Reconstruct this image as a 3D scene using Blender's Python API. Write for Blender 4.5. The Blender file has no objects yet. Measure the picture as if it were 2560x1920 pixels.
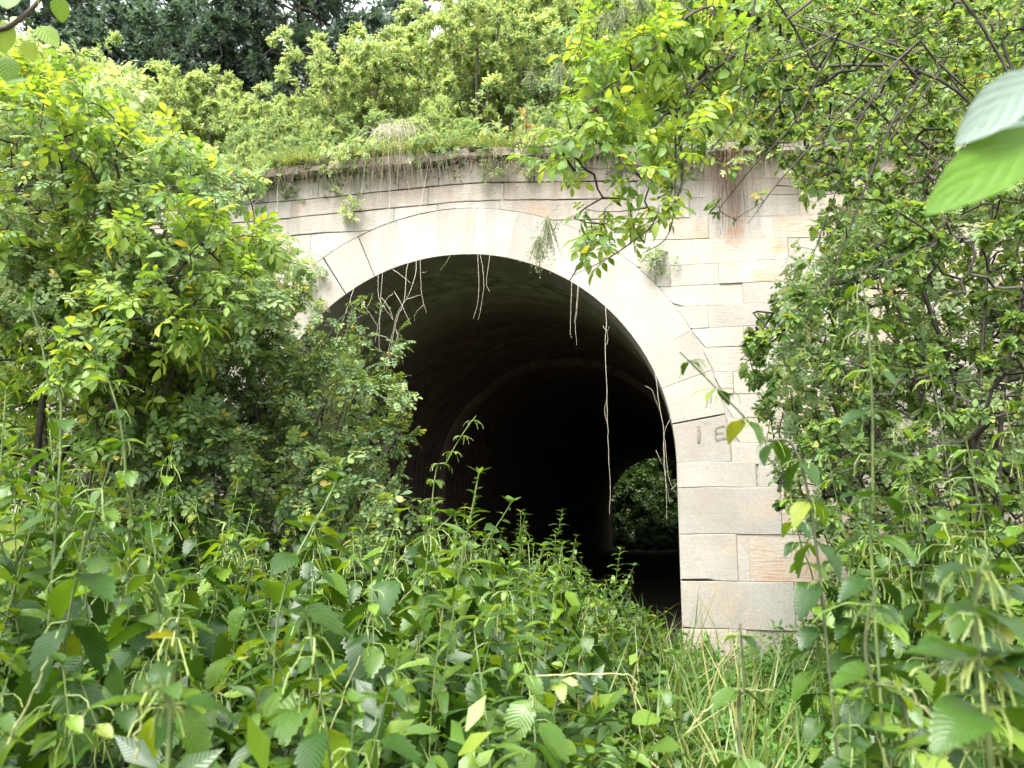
import bpy, math, random
import numpy as np
from mathutils import Matrix, Vector, noise as mnoise

random.seed(7)
rng = np.random.default_rng(7)
sc = bpy.context.scene
C = sc.collection

# ------------------------------------------------------------------ camera
F, HOR, CAMZ = 1993.0, 1290.0, 1.6          # focal length in photo pixels, horizon row, eye height
PITCH = math.atan((HOR - 960) / F)
cd = bpy.data.cameras.new('camera'); cam = bpy.data.objects.new('camera', cd); C.objects.link(cam)
cam.location = (0, 0, CAMZ); cam.rotation_euler = (math.pi / 2 + PITCH, 0, 0)
cd.sensor_width = 36.0; cd.lens = 36 * F / 2560; cd.clip_start = 0.05; cd.clip_end = 400
cd.dof.use_dof = True; cd.dof.focus_distance = 7.0; cd.dof.aperture_fstop = 5.0
sc.camera = cam

# ------------------------------------------------------------------ sky, sun, exposure
SUN_EL, SUN_AZ = math.radians(56), math.radians(205)     # azimuth clockwise from +Y: behind and a little left of the camera
w = bpy.data.worlds.new('World'); sc.world = w; w.use_nodes = True
nt = w.node_tree; bg = nt.nodes['Background']
sky = nt.nodes.new('ShaderNodeTexSky'); sky.sky_type = 'NISHITA'; sky.sun_disc = False
sky.sun_elevation = SUN_EL; sky.sun_rotation = SUN_AZ; sky.dust_density = 4.0; sky.air_density = 1.0; sky.ozone_density = 1.0
hs = nt.nodes.new('ShaderNodeHueSaturation'); hs.inputs['Saturation'].default_value = 0.15
nt.links.new(sky.outputs[0], hs.inputs['Color']); nt.links.new(hs.outputs[0], bg.inputs[0])
bg.inputs[1].default_value = 0.15
sd = bpy.data.lights.new('sun', 'SUN'); sd.energy = 1.5; sd.angle = math.radians(35); sd.color = (1.0, 0.96, 0.88)
sun = bpy.data.objects.new('sun', sd); C.objects.link(sun)
dirv = Vector((math.sin(SUN_AZ) * math.cos(SUN_EL), math.cos(SUN_AZ) * math.cos(SUN_EL), math.sin(SUN_EL)))
sun.rotation_euler = (-dirv).to_track_quat('-Z', 'Y').to_euler(); sun.location = dirv * 60
sc.view_settings.view_transform = 'Standard'; sc.view_settings.look = 'None'
sc.view_settings.gamma = 1.0; sc.view_settings.use_curve_mapping = False
sc.view_settings.exposure = 2.25
sc.render.engine = 'CYCLES'
sc.cycles.max_bounces = 6; sc.cycles.diffuse_bounces = 4; sc.cycles.glossy_bounces = 2
sc.cycles.transmission_bounces = 4; sc.cycles.transparent_max_bounces = 4
sc.cycles.use_denoising = True

# ------------------------------------------------------------------ mapping helpers
CP, SP = math.cos(PITCH), math.sin(PITCH)
def ray(x, y):
    cx, cz = (x - 1280) / F, -(y - 960) / F
    return np.array([cx, CP - cz * SP, SP + cz * CP])
def at(x, y, d):
    """point seen at photo pixel (x, y), d metres in front of the camera"""
    return ray(x, y) * d + np.array([0, 0, CAMZ])
def at_n(xy, d):
    cx, cz = (xy[:, 0] - 1280) / F, -(xy[:, 1] - 960) / F
    r = np.stack([cx, CP - cz * SP, SP + cz * CP], 1)
    return r * d[:, None] + np.array([0, 0, CAMZ])
K, Y0 = 0.2, 8.55                          # portal wall: Y + K X = Y0
NR = math.hypot(1, K)
EX = np.array([1, -K, 0]) / NR; EN = np.array([K, 1, 0]) / NR; OO = np.array([0, Y0, 0.0])
def W(u, s, z):
    """wall coordinates (along, into the bank, up) -> world"""
    return OO + EX * u + EN * s + np.array([0, 0, z])
def wp(x, y):
    d = ray(x, y); t = Y0 / (d[1] + K * d[0]); p = d * t
    return ((p[0] - K * (p[1] - Y0)) / NR, p[2] + CAMZ)
def wdist(x, y):
    d = ray(x, y); return Y0 / (d[1] + K * d[0])

# ------------------------------------------------------------------ object helpers
def tag(o, label=None, cat=None, group=None, kind=None):
    if label: o['label'] = label
    if cat: o['category'] = cat
    if group: o['group'] = group
    if kind: o['kind'] = kind
    return o
def empty(name, loc=(0, 0, 0), rz=0.0):
    o = bpy.data.objects.new(name, None); C.objects.link(o)
    o.location = loc; o.rotation_euler = (0, 0, rz); o.empty_display_size = 0.2
    return o
def link(name, me, parent=None, M=None):
    o = bpy.data.objects.new(name, me); C.objects.link(o)
    if parent is not None: o.parent = parent
    if M is not None: o.matrix_basis = M if isinstance(M, Matrix) else Matrix(M.tolist())
    return o
def mesh_tris(name, V, T, A=None, mat=None, smooth=False):
    me = bpy.data.meshes.new(name)
    V = np.asarray(V, dtype=np.float32); T = np.asarray(T, dtype=np.int32)
    me.vertices.add(len(V)); me.vertices.foreach_set('co', V.ravel())
    me.loops.add(T.size); me.loops.foreach_set('vertex_index', T.ravel())
    me.polygons.add(len(T))
    me.polygons.foreach_set('loop_start', np.arange(0, T.size, 3, dtype=np.int32))
    if smooth: me.polygons.foreach_set('use_smooth', np.ones(len(T), dtype=bool))
    me.update(calc_edges=True)
    if not smooth: me.shade_flat()
    if A is not None:
        at_ = me.attributes.new('leafco', 'FLOAT_VECTOR', 'POINT')
        at_.data.foreach_set('vector', np.asarray(A, dtype=np.float32).ravel())
    if mat: me.materials.append(mat)
    return me
def mesh_poly(name, V, Fs, mat, smooth=False):
    me = bpy.data.meshes.new(name); me.from_pydata([tuple(map(float, v)) for v in V], [], Fs)
    me.update(); me.materials.append(mat)
    if smooth: me.polygons.foreach_set('use_smooth', [True] * len(Fs))
    return me
def norm(a): return a / (np.linalg.norm(a, axis=-1, keepdims=True) + 1e-9)
def frames(pos, d, up, s):
    y = norm(d); x = norm(np.cross(y, up)); z = np.cross(x, y)
    M = np.zeros((len(pos), 4, 4)); s = np.broadcast_to(np.asarray(s, float), (len(pos),))[:, None]
    M[:, :3, 0] = x * s; M[:, :3, 1] = y * s; M[:, :3, 2] = z * s; M[:, :3, 3] = pos; M[:, 3, 3] = 1
    return M
def scatter(tpl, M, rnd):
    V, T, A = tpl; n = len(V); m = len(M)
    VV = np.einsum('mij,nj->mni', M[:, :3, :3], V) + M[:, None, :3, 3]
    TT = T[None] + (np.arange(m) * n)[:, None, None]
    AA = np.broadcast_to(A[None], (m, n, 3)).copy(); AA[:, :, 2] += rnd[:, None]
    return VV.reshape(-1, 3), TT.reshape(-1, 3), AA.reshape(-1, 3)
def merge(parts):
    Vs, Ts, As, off = [], [], [], 0
    for V, T, A in parts:
        Vs.append(V); Ts.append(T + off); As.append(A); off += len(V)
    return np.concatenate(Vs), np.concatenate(Ts), np.concatenate(As)
def tubes(P0, P1, r0, r1, n=4):
    """one n-sided frustum per segment"""
    P0, P1 = np.asarray(P0, float), np.asarray(P1, float); m = len(P0)
    d = norm(P1 - P0); ref = np.tile([0.31, 0.17, 0.93], (m, 1)); ref[np.abs(d[:, 2]) > 0.9] = [1, 0.1, 0]
    a = norm(np.cross(d, ref)); b = np.cross(d, a)
    th = np.arange(n) * 2 * np.pi / n
    ring = a[:, None] * np.cos(th)[None, :, None] + b[:, None] * np.sin(th)[None, :, None]
    ext = d * np.minimum(r0, r1)[:, None] * 0.4
    V = np.concatenate([(P0 - ext)[:, None] + ring * np.asarray(r0)[:, None, None], (P1 + ext)[:, None] + ring * np.asarray(r1)[:, None, None]], 1)
    T = []
    for i in range(n):
        j = (i + 1) % n; T += [[i, j, n + j], [i, n + j, n + i]]
    T = np.array(T)[None] + (np.arange(m) * 2 * n)[:, None, None]
    V = V.reshape(-1, 3)
    return V, T.reshape(-1, 3), np.zeros_like(V)
def polytube(pts, r0, r1, n=5):
    pts = np.asarray(pts, float); r = np.linspace(r0, r1, len(pts))
    return tubes(pts[:-1], pts[1:], r[:-1], r[1:], n)
def smooth_path(pts, n):
    """Catmull-Rom through the points"""
    P = np.asarray(pts, float); P = np.vstack([2 * P[0] - P[1], P, 2 * P[-1] - P[-2]]); out = []
    segs = len(P) - 3
    for i in range(segs):
        for t in np.linspace(0, 1, max(2, n // segs + 1), endpoint=(i == segs - 1)):
            a, b, c, d = P[i:i + 4]
            out.append(0.5 * ((2 * b) + (c - a) * t + (2 * a - 5 * b + 4 * c - d) * t * t + (3 * b - 3 * c + d - a) * t ** 3))
    return np.array(out)

# ------------------------------------------------------------------ materials
def newmat(name):
    m = bpy.data.materials.new(name); m.use_nodes = True
    for n in list(m.node_tree.nodes): m.node_tree.nodes.remove(n)
    return m, m.node_tree.nodes, m.node_tree.links
def mathn(N, L, op, a, b=None, c=None):
    n = N.new('ShaderNodeMath'); n.operation = op
    for i, v in enumerate((a, b, c)):
        if v is None: continue
        if isinstance(v, (int, float)): n.inputs[i].default_value = v
        else: L.new(v, n.inputs[i])
    return n.outputs[0]
def leafmat(name, cols, trans=0.4, tcol=(1.7, 1.5, 0.5), rough=0.42, spec=0.45, veins=9.0, vein_amt=0.25, bump=0.25):
    m, N, L = newmat(name)
    at_ = N.new('ShaderNodeAttribute'); at_.attribute_name = 'leafco'
    sp = N.new('ShaderNodeSeparateXYZ'); L.new(at_.outputs['Vector'], sp.inputs[0])
    oi = N.new('ShaderNodeObjectInfo')
    r = mathn(N, L, 'FRACT', mathn(N, L, 'ADD', sp.outputs[2], oi.outputs['Random']))
    cr = N.new('ShaderNodeValToRGB'); L.new(r, cr.inputs[0])
    e = cr.color_ramp.elements
    while len(e) < len(cols): e.new(0.5)
    for i, (p, c) in enumerate(cols): e[i].position = p; e[i].color = (*c, 1)
    au = mathn(N, L, 'ABSOLUTE', sp.outputs[0])
    ph = mathn(N, L, 'SUBTRACT', mathn(N, L, 'MULTIPLY', sp.outputs[1], veins), mathn(N, L, 'MULTIPLY', au, 2.6))
    sv = mathn(N, L, 'POWER', mathn(N, L, 'ABSOLUTE', mathn(N, L, 'COSINE', mathn(N, L, 'MULTIPLY', ph, math.pi))), 6.0)
    mid = mathn(N, L, 'LESS_THAN', au, 0.07)
    vv = mathn(N, L, 'MAXIMUM', sv, mid)
    mx = N.new('ShaderNodeMix'); mx.data_type = 'RGBA'; mx.blend_type = 'MIX'
    L.new(mathn(N, L, 'MULTIPLY', vv, vein_amt), mx.inputs['Factor'])
    L.new(cr.outputs[0], mx.inputs[6])
    br = N.new('ShaderNodeMix'); br.data_type = 'RGBA'; br.blend_type = 'MULTIPLY'; br.inputs['Factor'].default_value = 1
    L.new(cr.outputs[0], br.inputs[6]); br.inputs[7].default_value = (1.7, 1.6, 1.5, 1); L.new(br.outputs[2], mx.inputs[7])
    # small blotches
    tc = N.new('ShaderNodeTexCoord'); nz = N.new('ShaderNodeTexNoise'); nz.inputs['Scale'].default_value = 6
    L.new(at_.outputs['Vector'], nz.inputs['Vector'])
    mp = N.new('ShaderNodeMapRange'); L.new(nz.outputs[0], mp.inputs[0]); mp.inputs[3].default_value = 0.75; mp.inputs[4].default_value = 1.25
    m2 = N.new('ShaderNodeMix'); m2.data_type = 'RGBA'; m2.blend_type = 'MULTIPLY'; m2.inputs['Factor'].default_value = 1
    L.new(mx.outputs[2], m2.inputs[6]); L.new(mp.outputs[0], m2.inputs[7])
    bp = N.new('ShaderNodeBump'); bp.inputs['Strength'].default_value = bump; bp.inputs['Distance'].default_value = 0.004; bp.invert = True
    L.new(vv, bp.inputs['Height'])
    pr = N.new('ShaderNodeBsdfPrincipled'); L.new(m2.outputs[2], pr.inputs['Base Color'])
    pr.inputs['Roughness'].default_value = rough; pr.inputs['Specular IOR Level'].default_value = spec
    L.new(bp.outputs[0], pr.inputs['Normal'])
    tr = N.new('ShaderNodeBsdfTranslucent')
    t2 = N.new('ShaderNodeMix'); t2.data_type = 'RGBA'; t2.blend_type = 'MULTIPLY'; t2.inputs['Factor'].default_value = 1
    L.new(m2.outputs[2], t2.inputs[6]); t2.inputs[7].default_value = (*tcol, 1); L.new(t2.outputs[2], tr.inputs[0])
    ms = N.new('ShaderNodeMixShader'); ms.inputs[0].default_value = trans
    L.new(pr.outputs[0], ms.inputs[1]); L.new(tr.outputs[0], ms.inputs[2])
    o = N.new('ShaderNodeOutputMaterial'); L.new(ms.outputs[0], o.inputs[0])
    return m
def plainmat(name, c1, c2, scale=12, rough=0.8, bump=0.3, bdist=0.01, detail=6, obj_rand=False, stretch=None):
    m, N, L = newmat(name)
    tc = N.new('ShaderNodeTexCoord'); src = tc.outputs['Object']
    if stretch:
        mpn = N.new('ShaderNodeMapping'); mpn.inputs['Scale'].default_value = stretch; L.new(src, mpn.inputs[0]); src = mpn.outputs[0]
    nz = N.new('ShaderNodeTexNoise'); nz.inputs['Scale'].default_value = scale; nz.inputs['Detail'].default_value = detail
    L.new(src, nz.inputs['Vector'])
    cr = N.new('ShaderNodeValToRGB'); e = cr.color_ramp.elements
    e[0].position = 0.35; e[0].color = (*c1, 1); e[1].position = 0.65; e[1].color = (*c2, 1)
    L.new(nz.outputs[0], cr.inputs[0])
    bp = N.new('ShaderNodeBump'); bp.inputs['Strength'].default_value = bump; bp.inputs['Distance'].default_value = bdist
    L.new(nz.outputs[0], bp.inputs['Height'])
    pr = N.new('ShaderNodeBsdfPrincipled'); L.new(cr.outputs[0], pr.inputs['Base Color']); pr.inputs['Roughness'].default_value = rough
    L.new(bp.outputs[0], pr.inputs['Normal'])
    o = N.new('ShaderNodeOutputMaterial'); L.new(pr.outputs[0], o.inputs[0])
    return m
def stonemat(name, base, alt, rust, rust_amt, tool=0.5):
    m, N, L = newmat(name)
    tc = N.new('ShaderNodeTexCoord'); P = tc.outputs['Object']; oi = N.new('ShaderNodeObjectInfo')
    off = N.new('ShaderNodeVectorMath'); off.operation = 'ADD'; L.new(P, off.inputs[0])
    cx = N.new('ShaderNodeCombineXYZ'); rr = mathn(N, L, 'MULTIPLY', oi.outputs['Random'], 17.0)
    L.new(rr, cx.inputs[0]); L.new(rr, cx.inputs[2]); L.new(cx.outputs[0], off.inputs[1]); Q = off.outputs[0]
    def noise(scale, detail=6, src=Q, rough=0.55):
        n = N.new('ShaderNodeTexNoise'); n.inputs['Scale'].default_value = scale; n.inputs['Detail'].default_value = detail
        n.inputs['Roughness'].default_value = rough; L.new(src, n.inputs['Vector']); return n.outputs[0]
    def ramp(v, a, b, ca=(0, 0, 0), cb=(1, 1, 1)):
        c = N.new('ShaderNodeValToRGB'); e = c.color_ramp.elements; e[0].position = a; e[1].position = b
        e[0].color = (*ca, 1); e[1].color = (*cb, 1); L.new(v, c.inputs[0]); return c.outputs[0]
    def mix(f, a, b, mode='MIX'):
        x = N.new('ShaderNodeMix'); x.data_type = 'RGBA'; x.blend_type = mode
        if isinstance(f, float): x.inputs['Factor'].default_value = f
        else: L.new(f, x.inputs['Factor'])
        for i, v in ((6, a), (7, b)):
            if isinstance(v, tuple): x.inputs[i].default_value = (*v, 1)
            else: L.new(v, x.inputs[i])
        return x.outputs[2]
    big = noise(1.9, 5); col = mix(ramp(big, 0.35, 0.7), base, alt)
    vr = N.new('ShaderNodeMapRange'); L.new(oi.outputs['Random'], vr.inputs[0]); vr.inputs[3].default_value = 0.91; vr.inputs[4].default_value = 1.06
    col = mix(1.0, col, vr.outputs[0], 'MULTIPLY')
    rs = ramp(noise(2.6, 4), 0.62 - rust_amt * 0.25, 0.78 - rust_amt * 0.2)
    col = mix(mathn(N, L, 'MULTIPLY', rs, 0.35 + 0.5 * rust_amt), col, rust)
    # fine grain and dark pits
    gr = noise(38, 8, rough=0.7); col = mix(1.0, col, ramp(gr, 0.2, 0.75, (0.78, 0.76, 0.74), (1.1, 1.1, 1.1)), 'MULTIPLY')
    vo = N.new('ShaderNodeTexVoronoi'); vo.inputs['Scale'].default_value = 26; L.new(Q, vo.inputs['Vector'])
    gate = ramp(noise(5, 3), 0.52, 0.66)
    pit = mathn(N, L, 'MULTIPLY', mathn(N, L, 'LESS_THAN', vo.outputs['Distance'], 0.13), gate)
    col = mix(mathn(N, L, 'MULTIPLY', pit, 0.7), col, (0.07, 0.06, 0.05))
    # grey drip stains that fade down from the coping (streaks by height)
    geo = N.new('ShaderNodeNewGeometry'); sx = N.new('ShaderNodeSeparateXYZ'); L.new(geo.outputs['Position'], sx.inputs[0])
    zz = N.new('ShaderNodeMapRange'); L.new(sx.outputs[2], zz.inputs[0]); zz.inputs[1].default_value = 4.0; zz.inputs[2].default_value = 5.5
    mp = N.new('ShaderNodeMapping'); mp.inputs['Scale'].default_value = (5, 5, 0.7); L.new(geo.outputs['Position'], mp.inputs[0])
    st = ramp(noise(1.6, 6, mp.outputs[0], 0.6), 0.38, 0.66)
    stf = mathn(N, L, 'MULTIPLY', mathn(N, L, 'MULTIPLY', st, zz.outputs[0]), 0.62)
    col = mix(stf, col, (0.15, 0.14, 0.125))
    wst = N.new('ShaderNodeMapping'); wst.inputs['Scale'].default_value = (1.2, 1.2, 0.6); L.new(geo.outputs['Position'], wst.inputs[0])
    col = mix(mathn(N, L, 'MULTIPLY', ramp(noise(1.1, 7, wst.outputs[0], 0.62), 0.45, 0.72), 0.42), col, (0.24, 0.225, 0.19))
    col = mix(mathn(N, L, 'MULTIPLY', ramp(noise(0.9, 6, wst.outputs[0], 0.6), 0.60, 0.74), 0.35), col, (0.46, 0.30, 0.17))
    dv = N.new('ShaderNodeVectorMath'); dv.operation = 'SUBTRACT'; L.new(geo.outputs['Position'], dv.inputs[0]); dv.inputs[1].default_value = tuple(at(1845, 585, wdist(1845, 585)))
    ds = N.new('ShaderNodeVectorMath'); ds.operation = 'MULTIPLY'; L.new(dv.outputs[0], ds.inputs[0]); ds.inputs[1].default_value = (1.9, 1.9, 1.6)
    dl = N.new('ShaderNodeVectorMath'); dl.operation = 'LENGTH'; L.new(ds.outputs[0], dl.inputs[0])
    dm = mathn(N, L, 'ADD', dl.outputs['Value'], mathn(N, L, 'MULTIPLY', noise(4, 6), 1.3))
    col = mix(mathn(N, L, 'MULTIPLY', ramp(dm, 0.75, 1.25, (1, 1, 1), (0, 0, 0)), 0.7), col, (0.36, 0.17, 0.08))
    # faint green film low down
    zl = N.new('ShaderNodeMapRange'); L.new(sx.outputs[2], zl.inputs[0]); zl.inputs[1].default_value = 1.0; zl.inputs[2].default_value = 0.0
    col = mix(mathn(N, L, 'MULTIPLY', mathn(N, L, 'MULTIPLY', zl.outputs[0], ramp(noise(7, 4), 0.4, 0.6)), 0.35), col, (0.14, 0.15, 0.07))
    # relief: tooling strokes, pits, grain
    wv = N.new('ShaderNodeMapping'); wv.inputs['Scale'].default_value = (3, 3, 22); wv.inputs['Rotation'].default_value = (0.3, 0.5, 0); L.new(Q, wv.inputs[0])
    tl = noise(2.2, 4, wv.outputs[0])
    hgt = mathn(N, L, 'ADD', mathn(N, L, 'MULTIPLY', tl, tool), mathn(N, L, 'ADD', mathn(N, L, 'MULTIPLY', gr, 0.35), mathn(N, L, 'MULTIPLY', mathn(N, L, 'MULTIPLY', pit, -1.0), 0.8)))
    bp = N.new('ShaderNodeBump'); bp.inputs['Strength'].default_value = 0.55; bp.inputs['Distance'].default_value = 0.02; L.new(hgt, bp.inputs['Height'])
    pr = N.new('ShaderNodeBsdfPrincipled'); L.new(col, pr.inputs['Base Color']); pr.inputs['Roughness'].default_value = 0.92
    pr.inputs['Specular IOR Level'].default_value = 0.2; L.new(bp.outputs[0], pr.inputs['Normal'])
    o = N.new('ShaderNodeOutputMaterial'); L.new(pr.outputs[0], o.inputs[0])
    return m

ST_PALE = stonemat('pale_sandstone', (0.37, 0.355, 0.32), (0.31, 0.295, 0.255), (0.45, 0.30, 0.17), 0.15, 0.3)
ST_RING = stonemat('dressed_sandstone', (0.35, 0.34, 0.308), (0.30, 0.278, 0.24), (0.50, 0.36, 0.22), 0.2, 0.15)
ST_WARM = stonemat('warm_sandstone', (0.40, 0.37, 0.32), (0.385, 0.32, 0.25), (0.40, 0.23, 0.13), 0.4, 0.7)
ST_GREY = stonemat('grey_sandstone', (0.38, 0.35, 0.30), (0.28, 0.25, 0.21), (0.30, 0.20, 0.12), 0.3, 0.5)
M_MORTAR = plainmat('lime_mortar', (0.16, 0.14, 0.12), (0.26, 0.24, 0.2), 30)
M_SOIL = plainmat('dark_soil', (0.03, 0.022, 0.014), (0.065, 0.05, 0.03), 5, 0.95, 0.6, 0.04)
M_LITTER = plainmat('bank_soil_and_litter', (0.05, 0.04, 0.02), (0.07, 0.085, 0.03), 6, 0.95, 0.6, 0.04)
M_BARK = plainmat('grey_brown_bark', (0.05, 0.04, 0.03), (0.11, 0.09, 0.07), 25, 0.85, 0.5, 0.004)
M_DARKTWIG = plainmat('dark_twig_bark', (0.016, 0.013, 0.011), (0.045, 0.035, 0.025), 30, 0.8, 0.4, 0.003)
M_REDTWIG = plainmat('reddish_twig_bark', (0.09, 0.045, 0.03), (0.14, 0.08, 0.05), 30, 0.8, 0.4, 0.003)
M_DRY = plainmat('dry_vine_stem', (0.36, 0.32, 0.24), (0.52, 0.48, 0.38), 20, 0.8, 0.3, 0.003)
M_THATCH = plainmat('dead_grass', (0.13, 0.10, 0.07), (0.30, 0.24, 0.17), 9, 0.9, 0.2, 0.003)
M_STEM = plainmat('green_stem', (0.055, 0.09, 0.022), (0.12, 0.165, 0.045), 20, 0.6, 0.2, 0.002)
M_PALESTEM = plainmat('pale_stalk', (0.20, 0.24, 0.09), (0.34, 0.33, 0.16), 20, 0.6, 0.2, 0.002)
M_STEMDARK = plainmat('dark_green_stem', (0.05, 0.06, 0.03), (0.09, 0.11, 0.04), 20, 0.6, 0.2, 0.002)
M_BERRY = plainmat('green_berry', (0.10, 0.14, 0.05), (0.17, 0.2, 0.08), 30, 0.5)
M_DARKBERRY = plainmat('dark_berry', (0.02, 0.015, 0.015), (0.05, 0.03, 0.03), 30, 0.4)
M_CHAR = plainmat('charcoal_mark', (0.09, 0.08, 0.07), (0.27, 0.25, 0.21), 40, 0.95, 0.1)

L_NETTLE = leafmat('nettle_leaf', [(0, (0.016, 0.048, 0.008)), (0.4, (0.032, 0.082, 0.010)), (0.75, (0.068, 0.14, 0.014)), (0.97, (0.14, 0.235, 0.02)), (1, (0.22, 0.24, 0.04))], 0.36, tcol=(2.0, 1.7, 0.4), rough=0.36, spec=0.6, veins=13, vein_amt=0.12, bump=0.22)
L_ELDER = leafmat('bright_shrub_leaf', [(0, (0.075, 0.155, 0.03)), (0.45, (0.14, 0.245, 0.045)), (0.96, (0.25, 0.35, 0.07)), (1, (0.5, 0.42, 0.08))], 0.48, veins=7, rough=0.42)
L_ROSE = leafmat('rose_leaf', [(0, (0.07, 0.13, 0.05)), (0.5, (0.12, 0.20, 0.075)), (0.94, (0.22, 0.31, 0.10)), (1, (0.45, 0.36, 0.10))], 0.32, veins=6, rough=0.36)
L_DOG = leafmat('dogwood_leaf', [(0, (0.07, 0.14, 0.045)), (0.5, (0.13, 0.225, 0.065)), (0.95, (0.23, 0.34, 0.09)), (1, (0.36, 0.27, 0.08))], 0.48, tcol=(1.6, 1.4, 0.6), veins=5, rough=0.6, spec=0.3)
L_YEL = leafmat('yellow_green_leaf', [(0, (0.22, 0.33, 0.14)), (0.55, (0.33, 0.44, 0.19)), (0.94, (0.46, 0.52, 0.22)), (1, (0.62, 0.45, 0.16))], 0.5, tcol=(1.25, 1.2, 0.8), veins=5)  # paled and greyed: the hazy veil over the bank is put into the colour
L_MID = leafmat('mid_green_leaf', [(0, (0.15, 0.24, 0.11)), (0.5, (0.22, 0.33, 0.15)), (0.95, (0.33, 0.42, 0.18)), (1, (0.5, 0.38, 0.14))], 0.48, tcol=(1.3, 1.25, 0.8), veins=5)  # lightened the same way, haze mixed into the leaf green
L_DARK = leafmat('dark_tree_leaf', [(0, (0.065, 0.10, 0.085)), (0.6, (0.09, 0.135, 0.11)), (1, (0.13, 0.18, 0.125))], 0.3, tcol=(1.2, 1.3, 0.7), veins=5)  # bluish, lifted tone paints distance haze into the tree leaves
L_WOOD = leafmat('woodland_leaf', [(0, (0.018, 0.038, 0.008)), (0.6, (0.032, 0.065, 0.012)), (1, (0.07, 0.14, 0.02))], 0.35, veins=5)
L_HERB = leafmat('herb_leaf', [(0, (0.024, 0.062, 0.010)), (0.5, (0.054, 0.115, 0.016)), (0.96, (0.12, 0.205, 0.024)), (1, (0.26, 0.26, 0.06))], 0.36, tcol=(2.0, 1.7, 0.4), veins=6, rough=0.4, spec=0.55)
L_LOW = leafmat('low_herb_leaf', [(0, (0.045, 0.13, 0.02)), (0.5, (0.075, 0.19, 0.028)), (1, (0.13, 0.27, 0.04))], 0.4, veins=5)
L_GRASS = leafmat('grass_blade', [(0, (0.09, 0.16, 0.04)), (0.6, (0.15, 0.22, 0.06)), (0.85, (0.27, 0.28, 0.10)), (1, (0.42, 0.36, 0.19))], 0.4, veins=0, vein_amt=0.0, bump=0)
L_PALE = leafmat('pale_leaf_underside', [(0, (0.13, 0.19, 0.16)), (1, (0.16, 0.22, 0.18))], 0.3, veins=5, vein_amt=0.14, bump=0.2)
L_LIME = leafmat('lime_leaf', [(0, (0.09, 0.20, 0.014)), (1, (0.10, 0.22, 0.016))], 0.5, veins=5, vein_amt=0.16, bump=0.25)
L_FLOWER = leafmat('nettle_flower', [(0, (0.16, 0.24, 0.06)), (1, (0.30, 0.36, 0.11))], 0.3, veins=0, vein_amt=0)
L_RUST = leafmat('rust_leaf', [(0, (0.28, 0.20, 0.08)), (1, (0.42, 0.28, 0.12))], 0.4, veins=5)

# ------------------------------------------------------------------ leaf shapes (unit length along +Y, face up +Z)
def blade(hw, rows, peak=0.35, fold=0.25, droop=0.25, teeth=0.0, wav=0.0, pet=0.15, notch=0.0, seed=0, sharp=0.85):
    r = np.random.default_rng(seed)
    p = math.log(0.5) / math.log(peak); V, A, T = [], [], []
    L = 1 - pet
    for i in range(rows + 1):
        t = i / rows; h = hw * max(math.sin(math.pi * min(t, 1) ** p), 0) ** sharp + 0.004
        zc = -droop * t * t + wav * math.sin(5 * t + seed)
        if i == 0: h = hw * 0.12 + 0.004
        back = notch * math.exp(-6 * t)
        for sx in (-1, 0, 1):
            x = sx * h; z = zc + (abs(sx) * h * fold) + (abs(sx) * wav * r.uniform(-1, 1))
            V.append((x, pet + t * L - abs(sx) * back, z)); A.append((sx, t, 0))
    for i in range(rows):
        a = i * 3; b = a + 3
        T += [(a, a + 1, b + 1), (a, b + 1, b), (a + 1, a + 2, b + 2), (a + 1, b + 2, b + 1)]
    if teeth > 0:
        for i in range(rows):
            for sx in (-1, 1):
                a = i * 3 + 1 + sx; b = a + 3; va, vb = np.array(V[a]), np.array(V[b])
                q = va * 0.25 + vb * 0.75; q[0] += sx * teeth * hw; q[1] += 0.35 / rows * L
                V.append(tuple(q)); A.append((sx, (i + 0.8) / rows, 0)); k = len(V) - 1
                T.append((a, b, k) if sx < 0 else (a, k, b))
    if pet > 0:
        k = len(V); wdt = 0.012
        V += [(-wdt, 0, 0), (wdt, 0, 0), (wdt, pet + 0.02, 0), (-wdt, pet + 0.02, 0)]; A += [(0, 0, 0)] * 4; T += [(k, k + 1, k + 2), (k, k + 2, k + 3)]
    return np.array(V), np.array(T), np.array(A, float)
def compound(leaflet, places, rachis=0.9):
    """places: (y, angle deg, size, tilt)"""
    pos = np.array([(0, y, -0.12 * y * y) for y, a, s, t in places])
    d = np.array([(math.sin(math.radians(a)), math.cos(math.radians(a)), t) for y, a, s, t in places])
    M = frames(pos, d, np.tile([0, 0.0, 1.0], (len(places), 1)), np.array([s for y, a, s, t in places]))
    q = scatter(leaflet, M, np.linspace(0, 0.12, len(places)))
    st = polytube([(0, 0, 0), (0, rachis * 0.5, -0.03), (0, rachis, -0.10)], 0.012, 0.006, 3)
    return merge([q, st])
NETTLE = [blade(0.27, 7, 0.36, f, dr, 0.20, 0.02, 0.16, 0.05, s) for s, (f, dr) in enumerate([(0.3, 0.25), (0.15, 0.45), (0.45, 0.12)])]
NETTLE_HI = [blade(0.28, 12, 0.36, f, dr, 0.16, 0.012, 0.16, 0.05, 10 + s) for s, (f, dr) in enumerate([(0.3, 0.22), (0.2, 0.4)])]
_el = blade(0.24, 4, 0.45, 0.2, 0.22, 0, 0.02, 0.05)
_el2 = blade(0.21, 4, 0.5, 0.3, 0.4, 0, 0.03, 0.05, seed=3)
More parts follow.
